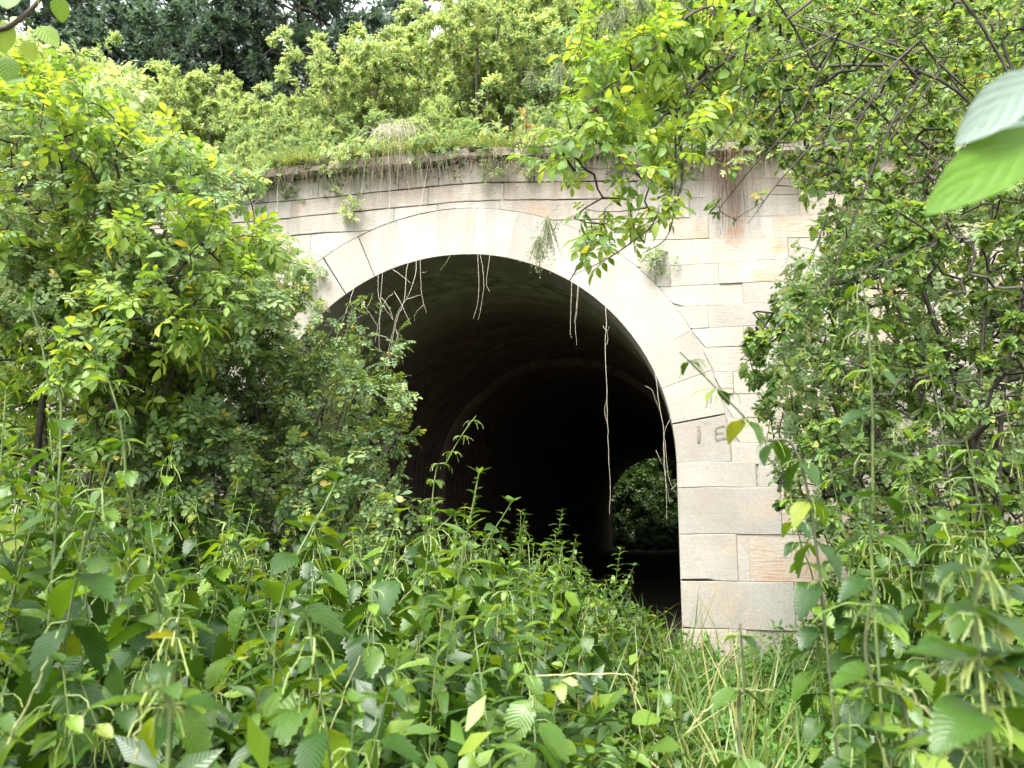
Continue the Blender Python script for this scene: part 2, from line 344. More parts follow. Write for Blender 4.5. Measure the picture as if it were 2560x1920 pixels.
ELDER = [compound(_el, [(0.32, 62, 0.45, -0.1), (0.32, -66, 0.45, -0.1), (0.62, 52, 0.5, -0.15), (0.62, -50, 0.5, -0.12), (0.86, 4, 0.55, -0.3)]),
         compound(_el2, [(0.25, 70, 0.4, -0.2), (0.25, -64, 0.42, 0.05), (0.5, 58, 0.46, -0.1), (0.52, -60, 0.46, -0.2), (0.76, 50, 0.45, -0.2), (0.76, -46, 0.45, -0.2), (0.92, -5, 0.5, -0.4)]),
         compound(_el, [(0.4, 60, 0.5, 0.1), (0.42, -55, 0.5, -0.3), (0.8, 8, 0.6, -0.4)])]
_ro = blade(0.33, 3, 0.55, 0.15, 0.1, 0, 0.02, 0.0)
ROSE = [compound(_ro, [(0.3, 70, 0.3, 0), (0.3, -70, 0.3, 0.1), (0.55, 65, 0.33, 0), (0.55, -65, 0.33, 0), (0.78, 55, 0.33, -0.1), (0.78, -55, 0.33, 0), (0.9, 0, 0.36, -0.2)], 0.9),
        compound(_ro, [(0.35, 75, 0.36, 0.2), (0.35, -60, 0.36, 0), (0.65, 60, 0.4, -0.2), (0.65, -60, 0.4, 0.1), (0.88, 0, 0.42, -0.3)], 0.88)]
OVAL = [blade(0.25, 5, 0.45, 0.2, 0.2, 0, 0.015, 0.12), blade(0.22, 5, 0.5, 0.35, 0.45, 0, 0.02, 0.12, seed=2), blade(0.28, 5, 0.45, 0.05, 0.05, 0, 0.03, 0.12, seed=5)]
OVAL_HI = [blade(0.145, 14, 0.5, 0.3, 0.05, 0, 0.004, 0.08, seed=4)]
LANCE = [blade(0.12, 4, 0.4, 0.2, 0.25, 0, 0.01, 0.04), blade(0.14, 4, 0.4, 0.4, 0.5, 0, 0.02, 0.04, seed=6)]
HEART = [blade(0.40, 6, 0.30, 0.15, 0.15, 0, 0.02, 0.2, 0.18, seed=8, sharp=0.7)]
def sprig(n, seed, hw=0.26, size=0.5):
    r = np.random.default_rng(seed); lf = blade(hw, 2, 0.5, 0.2, 0.15, 0, 0, 0.0)
    pos = np.stack([r.normal(0, 0.05, n), np.linspace(0.05, 0.8, n), r.normal(0, 0.05, n)], 1)
    ang = r.uniform(-1.3, 1.3, n); d = np.stack([np.sin(ang), np.cos(ang) * 0.8, r.uniform(-0.5, 0.4, n)], 1)
    return scatter(lf, frames(pos, d, norm(np.stack([r.normal(0, 0.4, n), r.normal(0, 0.4, n), np.ones(n)], 1)), r.uniform(0.7, 1.2, n) * size), r.uniform(0, 0.35, n))
SPRIG = [sprig(6, 1), sprig(7, 2), sprig(6, 3, 0.2)]
BLADE_G = [(np.array([(-0.006, 0, 0), (0.006, 0, 0), (-0.006, 0.4, -0.02), (0.006, 0.4, -0.02), (-0.004, 0.75, -0.12), (0.004, 0.75, -0.12), (0, 1, -0.33)]),
            np.array([(0, 1, 3), (0, 3, 2), (2, 3, 5), (2, 5, 4), (4, 5, 6)]), np.array([(0, t, 0) for t in (0, 0, .4, .4, .75, .75, 1)], float))]

TPLMESH = {}
def tpl_mesh(key, tpl, mat):
    if (key, mat.name) not in TPLMESH:
        TPLMESH[(key, mat.name)] = mesh_tris('leaf', tpl[0], tpl[1], tpl[2], mat, smooth=True)
    return TPLMESH[(key, mat.name)]

def emit_leaves(root, key, tpls, mats4, lmat, nmax, origin=None, pick=None):
    """the nmax largest-looking leaves become parts, the rest one joined part of kind stuff"""
    n = len(mats4); which = rng.integers(0, len(tpls), n)
    inv = np.eye(4)
    if origin is not None: inv[:3, 3] = -np.asarray(origin)
    d = np.linalg.norm(mats4[:, :3, 3] - np.array([0, 0, CAMZ]), axis=1) if pick is None else pick
    order = np.argsort(d); near = order[:nmax]; rest = order[nmax:]
    for i in near:
        link('leaf', tpl_mesh(key + str(which[i]), tpls[which[i]], lmat), root, inv @ mats4[i])
    if len(rest):
        parts = []
        for k in range(len(tpls)):
            s = rest[which[rest] == k]
            if len(s): parts.append(scatter(tpls[k], inv @ mats4[s], rng.uniform(0, 1, len(s))))
        V, T, A = merge(parts)
        tag(link('foliage', mesh_tris('foliage', V, T, A, lmat, True), root), kind='stuff')

def in_poly(P, poly):
    poly = np.asarray(poly, float); x, y = P[:, 0], P[:, 1]; c = np.zeros(len(P), bool); j = len(poly) - 1
    for i in range(len(poly)):
        xi, yi = poly[i]; xj, yj = poly[j]
        m = ((yi > y) != (yj > y)) & (x < (xj - xi) * (y - yi) / (yj - yi + 1e-9) + xi); c ^= m; j = i
    return c
def region_points(poly, n, d0, d1, clump=0, sigma=60, dfun=None):
    """points in the block of air that the outline covers between depths d0 and d1"""
    poly = np.asarray(poly, float); lo, hi = poly.min(0), poly.max(0); out = np.zeros((0, 2))
    if clump:
        cen = np.zeros((0, 2))
        while len(cen) < clump:
            q = rng.uniform(lo, hi, (clump * 3, 2)); cen = np.vstack([cen, q[in_poly(q, poly)]])
        cen = cen[:clump]; dep = rng.uniform(d0, d1, clump)
        k = rng.integers(0, clump, n * 3); q = cen[k] + rng.normal(0, sigma, (n * 3, 2)); dd = dep[k] + rng.normal(0, (d1 - d0) * 0.12, n * 3)
        m = in_poly(q, poly); q, dd = q[m][:n], np.clip(dd[m][:n], d0, d1)
        return at_n(q, dd)
    while len(out) < n:
        q = rng.uniform(lo, hi, (n * 3, 2)); out = np.vstack([out, q[in_poly(q, poly)]])
    return at_n(out[:n], rng.uniform(d0, d1, n))

def grow(backbones, targets, step=0.12, sag=0.15, wiggle=0.009):
    """branch skeleton: backbone polylines, then each target joined to the nearest wood by a bowed twig"""
    nodes, par = [], []
    for bb in backbones:
        prev = -1 if not nodes else int(np.argmin(np.linalg.norm(np.array(nodes) - np.asarray(bb[0]), axis=1)))
        for p in smooth_path(bb, len(bb) * 5): nodes.append(p); par.append(prev); prev = len(nodes) - 1
    nb = len(nodes); N = np.zeros((nb + len(targets) * 8, 3)); N[:nb] = nodes; cnt = nb
    dist0 = np.min(np.linalg.norm(targets[:, None] - N[None, :nb], axis=2), axis=1)
    ends = []
    for ti in np.argsort(dist0):
        p = targets[ti]; d = np.linalg.norm(N[:cnt] - p, axis=1) + 0.35 * np.maximum(N[:cnt, 2] - p[2], 0); q = int(np.argmin(d)); L = np.linalg.norm(N[q] - p)
        k = int(min(8, max(2, round(L / step)))); prev = q; a = N[q].copy()
        bow = rng.normal(0, 0.12 * L, 3); bow[2] += sag * L
        for i in range(1, k + 1):
            t = i / k; N[cnt] = a + (p - a) * t + bow * math.sin(math.pi * t) * 0.6 + rng.normal(0, wiggle, 3) * (i < k)
            par.append(prev); prev = cnt; cnt += 1
        ends.append(prev)
    N = N[:cnt]; par = np.array(par[:cnt])
    load = np.ones(cnt)
    for i in range(cnt - 1, -1, -1):
        if par[i] >= 0: load[par[i]] += load[i]
    return N, par, load, nb, np.array(ends)

def shrub(name, label, cat, group, backbones, targets, key, tpls, lmat, bark, size, leaves_per=5, nmax=300, rtip=0.0022, rexp=0.42, bare=0.0,
          sag=0.15, droop=0.25, rmax=0.05, local=None, spread=0.07, pick_local=False, upw=0.7, step=0.12):
    N, par, load, nb, ends = grow(backbones, targets, sag=sag, step=step)
    org = np.array(backbones[0][0], float)
    root = empty(name, tuple(org)); tag(root, label, cat, group)
    idx = np.where(par >= 0)[0]; r = np.minimum(rtip * load ** rexp, rmax)
    rp = np.minimum(r[par[idx]], r[idx] * 2.2)
    thick = r[idx] > 0.012
    V, T, A = merge([tubes(N[par[idx]][m] - org, N[idx][m] - org, rp[m], r[idx][m], s) for m, s in ((thick, 7), (~thick, 3)) if m.any()])
    link('branches', mesh_tris('branches', V, T, None, bark, True), root)
    # leaves sit on the outer wood
    outer = idx[(idx >= nb) & (load[idx] < 9)]
    if bare > 0: outer = outer[rng.uniform(0, 1, len(outer)) > bare]
    tot = int(len(targets) * leaves_per)
    if tot and len(outer):
        wgt = 1.0 / load[outer]; ch = rng.choice(outer, tot, p=wgt / wgt.sum())
        t = rng.uniform(0, 1, tot)[:, None]; pos = N[ch] * t + N[par[ch]] * (1 - t)
        axis = norm(N[ch] - N[par[ch]]); side = norm(np.cross(axis, rng.normal(0, 1, (tot, 3))))
        d = norm(axis * 0.45 + side * rng.uniform(0.6, 1.0, (tot, 1)) + np.array([0, 0, -droop]) + rng.normal(0, spread, (tot, 3)))
        up = norm(rng.normal(0, 0.45, (tot, 3)) + np.array([0, -0.15, upw + 0.3]))
        s = size * rng.uniform(0.45, 1.2, tot)
        M = frames(pos, d, up, s)
        emit_leaves(root, key, tpls, M, lmat, nmax, org, pick=(rng.uniform(0, 1, tot) if pick_local else None))
    return root, N, par, ends

def copy_thing(o, loc, rz=0.0, s=1.0, label=None, tilt=(0, 0)):
    c = o.copy(); C.objects.link(c); c.location = loc; c.rotation_euler = (tilt[0], tilt[1], rz); c.scale = (s, s, s)
    if label: c['label'] = label
    for ch in o.children:
        k = ch.copy(); C.objects.link(k); k.parent = c
    return c

# ------------------------------------------------------------------ ground and railway bank
def sstep(a, b, x): t = min(max((x - a) / (b - a), 0), 1); return t * t * (3 - 2 * t)
def ground_z(x, y):
    z = 0.06 * mnoise.noise(Vector((x * 0.7, y * 0.7, 0.3)))
    z += 0.45 * sstep(1.6, 4.5, -x) + 0.5 * sstep(1.9, 4.5, x) * sstep(9.5, 6.5, y)
    return z
def grid_mesh(name, xs, ys, fz, mat):
    V = [(x, y, fz(x, y)) for y in ys for x in xs]; nx = len(xs)
    Fs = [(j * nx + i, j * nx + i + 1, (j + 1) * nx + i + 1, (j + 1) * nx + i) for j in range(len(ys) - 1) for i in range(nx - 1)]
    return mesh_poly(name, V, Fs, mat, True)
xs = np.concatenate([np.linspace(-150, -9, 10), np.linspace(-8, 8, 41), np.linspace(9, 150, 10)])
ys = np.concatenate([np.linspace(-120, -6, 8), np.linspace(-5, 12, 43), np.linspace(13, 250, 16)])
tag(link('ground', grid_mesh('ground', xs, ys, ground_z, M_SOIL)), kind='structure')
UC, VC, R, RE = -0.653, 2.142, 2.379, 2.925
SLEN = 32.0
SKEW = 0.05                                # the bore runs slightly off square
def bank_z(u, s):
    z = 5.38 + 3.3 * sstep(-1.5, 9, s) - 0.2 - 3.6 * sstep(24, 33, s)
    return z + 0.16 * mnoise.noise(Vector((u * 0.6, s * 0.6, 5))) + 0.05 * mnoise.noise(Vector((u * 2.3, s * 2.3, 9)))
us = np.linspace(-20, 18, 77); ss = np.concatenate([np.linspace(0.05, 6, 22), np.linspace(6.6, 33, 24)])
V = [W(u, s, bank_z(u, s) if s > 0.1 else 4.9) for s in ss for u in us]; nx = len(us)
Fs = [(j * nx + i, j * nx + i + 1, (j + 1) * nx + i + 1, (j + 1) * nx + i) for j in range(len(ss) - 1) for i in range(nx - 1)]
tag(link('railway_embankment', mesh_poly('railway_embankment', V, Fs, M_LITTER, True)), kind='structure')

# ------------------------------------------------------------------ the portal wall, stone by stone
portal = empty('tunnel_portal', tuple(W(UC, 0, 0)))
tag(portal, 'pale sandstone tunnel mouth with a round arch in a coursed block wall', 'tunnel portal')
PO = W(UC, 0, 0)
jr = random.Random(5)
def plate(name, ring, depth, proud, mat, inset=0.007):
    """a stone from its outline on the wall face (u, v), bevelled rim, 'proud' metres in front of the wall plane"""
    ring = np.array(ring); n = len(ring); cen = ring.mean(0)
    area = 0.5 * np.sum(ring[:, 0] * np.roll(ring[:, 1], -1) - np.roll(ring[:, 0], -1) * ring[:, 1])
    if area < 0: ring = ring[::-1]
    dl = np.linalg.norm(ring - cen, axis=1)[:, None]; inner = cen + (ring - cen) * (1 - inset * 1.5 / dl)
    tl = (jr.uniform(-1, 1) * 0.004, jr.uniform(-1, 1) * 0.004)
    fr = lambda q: -(proud + tl[0] * (q[0] - cen[0]) / 0.3 + tl[1] * (q[1] - cen[1]) / 0.2)
    V = [W(q[0], fr(q), q[1]) - PO for q in inner] + [W(q[0], fr(q) + inset, q[1]) - PO for q in ring] + [W(q[0], depth, q[1]) - PO for q in ring]
    Fs = [tuple(range(n))]
    for i in range(n):
        j = (i + 1) % n
        Fs += [(i, n + i, n + j, j), (n + i, 2 * n + i, 2 * n + j, n + j)]
    return link(name, mesh_poly(name, V, Fs, mat), portal)
def poly_uv(pts): return np.array([wp(*p) for p in pts])
def level(y, x=1850): return wp(x, y)[1]
J = [poly_uv([(-500, 590), (300, 497), (487, 479), (635, 465), (849, 436), (1069, 421), (1170, 405), (1500, 398), (1700, 396), (2000, 392), (2700, 380)]),
     poly_uv([(-500, 620), (300, 540), (505, 519), (762, 499), (900, 485), (1138, 461), (1218, 456), (1700, 452), (2000, 446), (2700, 430)]),
     poly_uv([(-500, 650), (300, 578), (646, 553), (704, 548), (838, 534), (903, 528), (1138, 506), (1236, 501), (1490, 499), (1700, 496), (1910, 487), (2700, 470)]),
     poly_uv([(-500, 680), (300, 618), (708, 591), (823, 582), (921, 577), (1200, 556), (1500, 549), (1900, 541), (2700, 530)])]
J.append(poly_uv([(-500, 720), (300, 660), (700, 635), (834, 629), (1200, 606), (1594, 600), (1960, 594), (2700, 590)]))
for y in (654, 707, 760, 816, 866, 928, 984, 1046, 1107, 1161, 1218, 1336, 1454, 1574, 1690, 1830):
    v = level(y); J.append(np.array([(-12, v), (12, v)]))
QUOIN = lambda v: 0.78 if v > 1.886 else (1.0 if v > 1.419 else (0.56 if v > 0.96 else (1.08 if v > 0.501 else 0.62)))   # width of the jamb stones, row by row
nzv = lambda u, k: 0.006 * mnoise.noise(Vector((u * 3.1, k * 7.7, 1.3))) + 0.004 * mnoise.noise(Vector((u * 11, k * 3.3, 4.1)))
jf = [(lambda u, k=k, q=q: float(np.interp(u, q[:, 0], q[:, 1])) + nzv(u, k)) for k, q in enumerate(J)]
def ext_v(u): return VC + math.sqrt(max(RE * RE - (u - UC) ** 2, 0)) if abs(u - UC) < RE else -9.0
GAP = 0.0002
UL, UR = -6.2, 6.4
for k in range(len(J) - 1):
    top, bot = jf[k], jf[k + 1]
    crack_b = 0.006 if k in (0, 1, 2) else GAP            # the open, settled joints of the upper courses
    crack_t = 0.006 if k in (1, 2) else GAP
    u = UL + jr.uniform(0, 0.5); cuts = [UL]
    while u < UR: cuts.append(u); u += jr.uniform(0.38, 0.62) if jr.random() < 0.4 else jr.uniform(0.6, 1.05)
    cuts.append(UR); vm_mid = (top(1.5) + bot(1.5)) / 2
    for a, b in zip(cuts[:-1], cuts[1:]):
        if b - a < 0.12: continue
        ct = crack_t if (a + b) / 2 < 1.2 else GAP; cb = crack_b if (a + b) / 2 < 1.2 else GAP
        vg = 0.004 if jr.random() < 0.15 else GAP
        segs = []
        if vm_mid < VC:                                   # beside the jambs
            lo, hi = UC - RE - 0.05, UC + R + QUOIN(vm_mid) + 0.001
            for (x0, x1) in ((a, min(b, lo)), (max(a, hi), b)):
                if x1 - x0 > 0.08: segs.append((x0, x1, False))
        else:
            # walk the cells whose top is above the ring
            us_ = np.linspace(a + vg, b - vg, max(3, int((b - a) / 0.012)))
            ok = [top(x) - 0.012 > ext_v(x) for x in us_]
            i = 0
            while i < len(us_):
                if ok[i]:
                    j = i
                    while j + 1 < len(us_) and ok[j + 1]: j += 1
                    if us_[j] - us_[i] > 0.07: segs.append((us_[i], us_[j], True))
                    i = j + 1
                else: i += 1
        for x0, x1, clip in segs:
            if not clip: x0 += vg; x1 -= vg
            n = max(2, int((x1 - x0) / (0.05 if clip and min(ext_v(x0), ext_v(x1)) > -5 and min(abs(bot(x0) - ext_v(x0)), abs(bot(x1) - ext_v(x1))) < 0.5 else 0.13)) + 1); uu = np.linspace(x0, x1, n + 1)
            up = [(x, top(x) - ct) for x in uu]
            dn = [(x, max(bot(x) + cb, ext_v(x) + (0.007 if x < UC else 0.0005)) if clip else bot(x) + cb) for x in uu]
            if max(t[1] - d_[1] for t, d_ in zip(up, dn)) < 0.05: continue
            dn = [(x, min(v, t[1] - 0.004)) for (x, v), t in zip(dn, up)]
            um = (x0 + x1) / 2
            if k <= 1: mat = ST_GREY if jr.random() < 0.6 else ST_PALE
            elif um > 1.6: mat = ST_WARM if jr.random() < 0.38 else ST_PALE
            else: mat = ST_PALE if jr.random() < 0.75 else ST_GREY
            plate('stone', up + dn[::-1], 0.12, jr.uniform(-0.003, 0.009), mat, 0.0045)
# arch ring: wedge stones
nv = 19; angs = np.linspace(0.0, math.pi, nv + 1)
for i in range(nv):
    a0, a1 = angs[i], angs[i + 1]; da = 0.0005
    if i > 0: a0 += jr.uniform(-0.006, 0.006)
    outer = RE - (0.0 if i % 2 else 0.0)
    aa = np.linspace(a0 + da, a1 - da, 6)
    ring = [(UC + R * math.cos(t), VC + R * math.sin(t)) for t in aa] + [(UC + (outer - 0.004) * math.cos(t), VC + (outer - 0.004) * math.sin(t)) for t in aa[::-1]]
    plate('voussoir', ring, 0.55, jr.uniform(0.008, 0.012), ST_RING, 0.003)
# jamb blocks
vj = [VC] + [level(y) for y in (1218, 1336, 1454, 1574, 1690, 1830)]
for side in (1, -1):
    for i in range(len(vj) - 1):
        t, b = vj[i], vj[i + 1]; wdt = QUOIN((t + b) / 2) if side > 0 else 0.545
        crack = 0.011 if i in (2, 3, 4) else 0.002
        x0 = UC + side * R
        def blk(xa, xb, vt, vb):
            lo, hi = min(xa, xb), max(xa, xb)
            us_ = np.linspace(lo, hi, 9)
            return [(x, vt + 0.003 * math.sin(9 * x + vt)) for x in us_] + [(x, vb + 0.003 * math.sin(7 * x)) for x in us_[::-1]]
        # the joints gape beside the opening and close further along
        xm = x0 + side * 0.22
        ring = blk(x0, x0 + side * wdt, t - 0.0005, b + 0.0005)
        if side > 0 and crack > 0.005:
            ring = [(x, v + (crack * 1.4 if (v < (t + b) / 2 and x < x0 + [0, 0, 0.30, 0.12, 0.2, 0][i]) else 0)) for x, v in ring]
        plate('jamb_stone', ring, 0.55, jr.uniform(0.01, 0.016), ST_RING if i != 4 else ST_WARM, 0.006)
# coping course, projecting
u = UL; top0 = jf[0]
while u < UR:
    l = jr.uniform(0.8, 1.25); e = min(u + l, UR)
    if e - u < 0.2: break
    um = (u + e) / 2; dz = jr.uniform(-0.012, 0.012); th = 0.12 + jr.uniform(-0.01, 0.01); pr_ = 0.13 + jr.uniform(-0.03, 0.02)
    uu = np.linspace(u + 0.006, e - 0.006, 7)
    ring = [(x, top0(x) + 0.012 + dz + 0.008 * mnoise.noise(Vector((x * 9, 2, 2)))) for x in uu] + [(x, top0(x) + th + dz + 0.02 * mnoise.noise(Vector((x * 5, 7, 2)))) for x in uu[::-1]]
    plate('coping_stone', ring, 0.35, pr_, ST_GREY, 0.012)
    u = e
# core of the wall behind the stones, with the opening left free
def core(s, name, parent, off, z0=-0.5):
    c0 = UC + (SKEW * s if s > 1 else 0)
    us_ = sorted(set(list(np.linspace(-20, 18, 60)) + list(c0 + R * np.cos(np.linspace(0, math.pi, 40)) * 1.012)))
    V, Fs = [], []
    for x in us_:
        inside = abs(x - c0) < R * 1.012
        lo = VC + math.sqrt(max((R * 1.012) ** 2 - (x - c0) ** 2, 0)) if inside else z0
        V += [W(x, s, lo) - off, W(x, s, float(np.interp(x, J[0][:, 0], J[0][:, 1])) + 0.08) - off]
    for i in range(len(us_) - 1):
        Fs.append((2 * i, 2 * i + 2, 2 * i + 3, 2 * i + 1))
    return link(name, mesh_poly(name, V, Fs, M_MORTAR), parent)
core(0.10, 'wall_core', portal, PO)
M_PALEMORTAR = plainmat('pale_lime_mortar', (0.22, 0.205, 0.17), (0.32, 0.30, 0.26), 30)
mf = [(UC + (RE - 0.05) * math.cos(t), VC + (RE - 0.05) * math.sin(t)) for t in np.linspace(0.0, 1.25, 24)]
V = [W(x, 0.011, z) - PO for x, z in mf] + [W(max(x, UC + 1.0), 0.011, 4.95) - PO for x, z in mf]
Fs = [(i, i + 1, len(mf) + i + 1, len(mf) + i) for i in range(len(mf) - 1)]
n0 = len(V); V += [W(x, 0.011, z) - PO for x, z in ((UC + RE - 0.05, -0.5), (8, -0.5), (8, 4.95), (UC + RE - 0.05, 4.95), (UC + R + 0.03, -0.5), (UC + R + 0.03, VC))]
Fs += [(n0, n0 + 1, n0 + 2, n0 + 3)]
Fs += [(n0 + 4, n0, n0 + 3, n0 + 5)] if False else []
link('mortar_fill', mesh_poly('mortar_fill', V, Fs, M_PALEMORTAR), portal)
far_wall = core(SLEN, 'far_retaining_wall', None, np.zeros(3)); tag(far_wall, 'wall around the far mouth of the tunnel', 'wall', kind='structure')
# vault
def vaultmat():
    m, N, L = newmat('vault_plaster')
    tc = N.new('ShaderNodeTexCoord'); sx = N.new('ShaderNodeSeparateXYZ'); L.new(tc.outputs['UV'], sx.inputs[0])
    mp = N.new('ShaderNodeMapping'); mp.inputs['Scale'].default_value = (1.1, 9, 1); L.new(tc.outputs['UV'], mp.inputs[0])
    n1 = N.new('ShaderNodeTexNoise'); n1.inputs['Scale'].default_value = 1.4; n1.inputs['Detail'].default_value = 7; L.new(mp.outputs[0], n1.inputs['Vector'])
    n2 = N.new('ShaderNodeTexNoise'); n2.inputs['Scale'].default_value = 5; n2.inputs['Detail'].default_value = 8; L.new(tc.outputs['Object'], n2.inputs['Vector'])
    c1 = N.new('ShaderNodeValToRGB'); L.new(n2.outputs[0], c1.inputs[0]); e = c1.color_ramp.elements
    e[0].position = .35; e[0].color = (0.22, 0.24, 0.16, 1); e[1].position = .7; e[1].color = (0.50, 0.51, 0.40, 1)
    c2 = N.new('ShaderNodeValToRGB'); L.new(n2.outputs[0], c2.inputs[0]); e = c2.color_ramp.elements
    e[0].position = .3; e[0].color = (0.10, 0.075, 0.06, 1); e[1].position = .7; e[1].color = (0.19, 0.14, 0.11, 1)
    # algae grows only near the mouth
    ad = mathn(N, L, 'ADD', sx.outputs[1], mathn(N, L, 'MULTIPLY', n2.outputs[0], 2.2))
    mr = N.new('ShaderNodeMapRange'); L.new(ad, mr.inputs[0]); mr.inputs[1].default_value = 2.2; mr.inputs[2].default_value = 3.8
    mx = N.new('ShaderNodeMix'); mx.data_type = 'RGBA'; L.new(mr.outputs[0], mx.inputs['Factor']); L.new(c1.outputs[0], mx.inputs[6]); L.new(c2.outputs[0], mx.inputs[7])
    h = mathn(N, L, 'ADD', mathn(N, L, 'MULTIPLY', n1.outputs[0], 1.2), mathn(N, L, 'MULTIPLY', n2.outputs[0], 0.35))
    bp = N.new('ShaderNodeBump'); bp.inputs['Strength'].default_value = 0.8; bp.inputs['Distance'].default_value = 0.08; L.new(h, bp.inputs['Height'])
    pr = N.new('ShaderNodeBsdfPrincipled'); L.new(mx.outputs[2], pr.inputs['Base Color']); pr.inputs['Roughness'].default_value = 0.95; pr.inputs['Specular IOR Level'].default_value = 0.15
    L.new(bp.outputs[0], pr.inputs['Normal'])
    o = N.new('ShaderNodeOutputMaterial'); L.new(pr.outputs[0], o.inputs[0]); return m
M_VAULT = vaultmat()
def vault(name, s0, s1, rr, ns, rough, face=False):
    prof = [(rr, -0.6 + (VC + 0.6) * t) for t in np.linspace(0, 1, 8)[:-1]] + [(rr * math.cos(t), VC + rr * math.sin(t)) for t in np.linspace(0, math.pi, 61)] + [(-rr, VC - (VC + 0.6) * t) for t in np.linspace(0, 1, 8)[1:]]
    prof = np.array(prof); L_ = np.concatenate([[0], np.cumsum(np.linalg.norm(np.diff(prof, axis=0), axis=1))])
    ss_ = s0 + (s1 - s0) * np.linspace(0, 1, ns) ** 1.4; V, UVs = [], []
    for s in ss_:
        for (x, z), l in zip(prof, L_):
            nrm = np.array([-x, -(z - VC) if z > VC else 0]); nrm = nrm / (np.linalg.norm(nrm) + 1e-9)
            d = rough * (mnoise.noise(Vector((l * 0.8, s * 3.2, 3))) + 0.5 * mnoise.noise(Vector((l * 1.7, s * 8, 8)))) * (0.3 if s == ss_[0] else 1)
            V.append(W(UC + SKEW * s + x + nrm[0] * d, s, z + nrm[1] * d) - PO); UVs.append((l, s - 0.5))
    m = len(prof)
    Fs = [(j * m + i, (j + 1) * m + i, (j + 1) * m + i + 1, j * m + i + 1) for j in range(ns - 1) for i in range(m - 1)]
    if face:
        k0 = len(V)
        for (x, z), l in zip(prof, L_):
            V.append(W(UC + SKEW * s0 + x * 1.12, s0, VC + (z - VC) * 1.12 if z > VC else z) - PO); UVs.append((l, s0 - 0.4))
        Fs += [(i, i + 1, k0 + i + 1, k0 + i) for i in range(m - 1)]
    me = mesh_poly(name, V, Fs, M_VAULT, True); uv = me.uv_layers.new(name='UVMap')
    li = np.zeros(len(me.loops), np.int32); me.loops.foreach_get('vertex_index', li)
    uv.data.foreach_set('uv', np.array(UVs)[li].astype(np.float32).ravel())
    return link(name, me, portal)
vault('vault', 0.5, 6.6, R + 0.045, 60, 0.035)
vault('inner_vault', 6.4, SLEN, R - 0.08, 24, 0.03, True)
# charcoal scrawl on the right jamb: "1 E"
def stroke(pts, wdt):
    uv = poly_uv(pts); V = []; n = len(uv)
    for i in range(n):
        d = uv[min(i + 1, n - 1)] - uv[max(i - 1, 0)]; d = d / np.linalg.norm(d); nn = np.array([-d[1], d[0]])
        for sg in (-1, 1):
            q = uv[i] + nn * sg * wdt * 0.5 * (0.75 + 0.5 * jr.random()); V.append(W(q[0], -0.0215, q[1]) - PO)
    return V, [(2 * i, 2 * i + 1, 2 * i + 3, 2 * i + 2) for i in range(n - 1)]
for pts_, wd in (([[1746, 1066], [1747, 1082], [1745, 1106]], 0.028), ([[1789, 1068], [1787, 1084], [1790, 1100]], 0.014), ([[1789, 1069], [1801, 1066], [1812, 1066]], 0.011),
                 ([[1788, 1084], [1800, 1082], [1809, 1083]], 0.011), ([[1790, 1099], [1803, 1096], [1815, 1094]], 0.011), ([[1760, 1059], [1772, 1056]], 0.007)):
    V, Fs = stroke(pts_, wd); link('scrawled_mark', mesh_poly('scrawled_mark', V, Fs, M_CHAR), portal)

# ------------------------------------------------------------------ far side of the tunnel: shaded wood
def ball_targets(n, c, r, flat=0.7, shell=0.5):
    q = norm(rng.normal(0, 1, (n, 3))) * (shell + (1 - shell) * rng.uniform(0, 1, (n, 1))) ; q[:, 2] *= flat
    q *= 1 + 0.3 * np.sin(q[:, :1] * 5 + q[:, 2:] * 4)
    return q * np.array(r) + np.array(c)
def blob_shrub(name, label, cat, group, base, h, rad, n, key, tpls, lmat, bark, size, lp, nstem=4, low=0.25, **kw):
    base = np.array(base, float); bbs = []
    for i in range(nstem):
        a = rng.uniform(0, 6.28); e = base + np.array([math.cos(a) * rad * 0.45, math.sin(a) * rad * 0.45, h * 0.75])
        bbs.append([base + np.array([math.cos(a), math.sin(a), 0]) * 0.05 * (i > 0), base + (e - base) * 0.5 + rng.normal(0, 0.08 * rad, 3), e])
    t = []
    nb_ = 6 if n > 120 else 4
    for _ in range(nb_):
        a = rng.uniform(0, 6.28); rr = rad * rng.uniform(0.2, 0.6); zc = base[2] + h * rng.uniform(low + 0.1, 0.78)
        t.append(ball_targets(n // nb_, base + np.array([math.cos(a) * rr, math.sin(a) * rr, 0]) * 1 + np.array([0, 0, zc - base[2]]), (rad * 0.6, rad * 0.6, h * 0.3)))
    t = np.vstack(t); t[:, 2] = np.maximum(t[:, 2], base[2] + 0.1)
    return shrub(name, label, cat, group, bbs, t, key, tpls, lmat, bark, size, lp, **kw)[0]

def wloc(u, s, dz=0.0): p = W(u, s, 0); return np.array([p[0], p[1], bank_z(u, s) + dz])
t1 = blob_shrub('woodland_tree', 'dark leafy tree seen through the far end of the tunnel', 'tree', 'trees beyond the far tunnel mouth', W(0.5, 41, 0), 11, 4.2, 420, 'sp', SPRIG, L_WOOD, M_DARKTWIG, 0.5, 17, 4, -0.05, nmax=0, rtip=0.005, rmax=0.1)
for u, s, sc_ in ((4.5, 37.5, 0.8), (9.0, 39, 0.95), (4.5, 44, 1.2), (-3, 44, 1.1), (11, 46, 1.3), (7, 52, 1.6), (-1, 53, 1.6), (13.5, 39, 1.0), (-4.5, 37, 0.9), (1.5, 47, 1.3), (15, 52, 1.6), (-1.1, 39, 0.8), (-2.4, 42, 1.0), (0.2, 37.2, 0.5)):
    copy_thing(t1, tuple(W(u, s, 0)), u * 1.7, sc_, 'dark leafy tree seen through the far end of the tunnel')
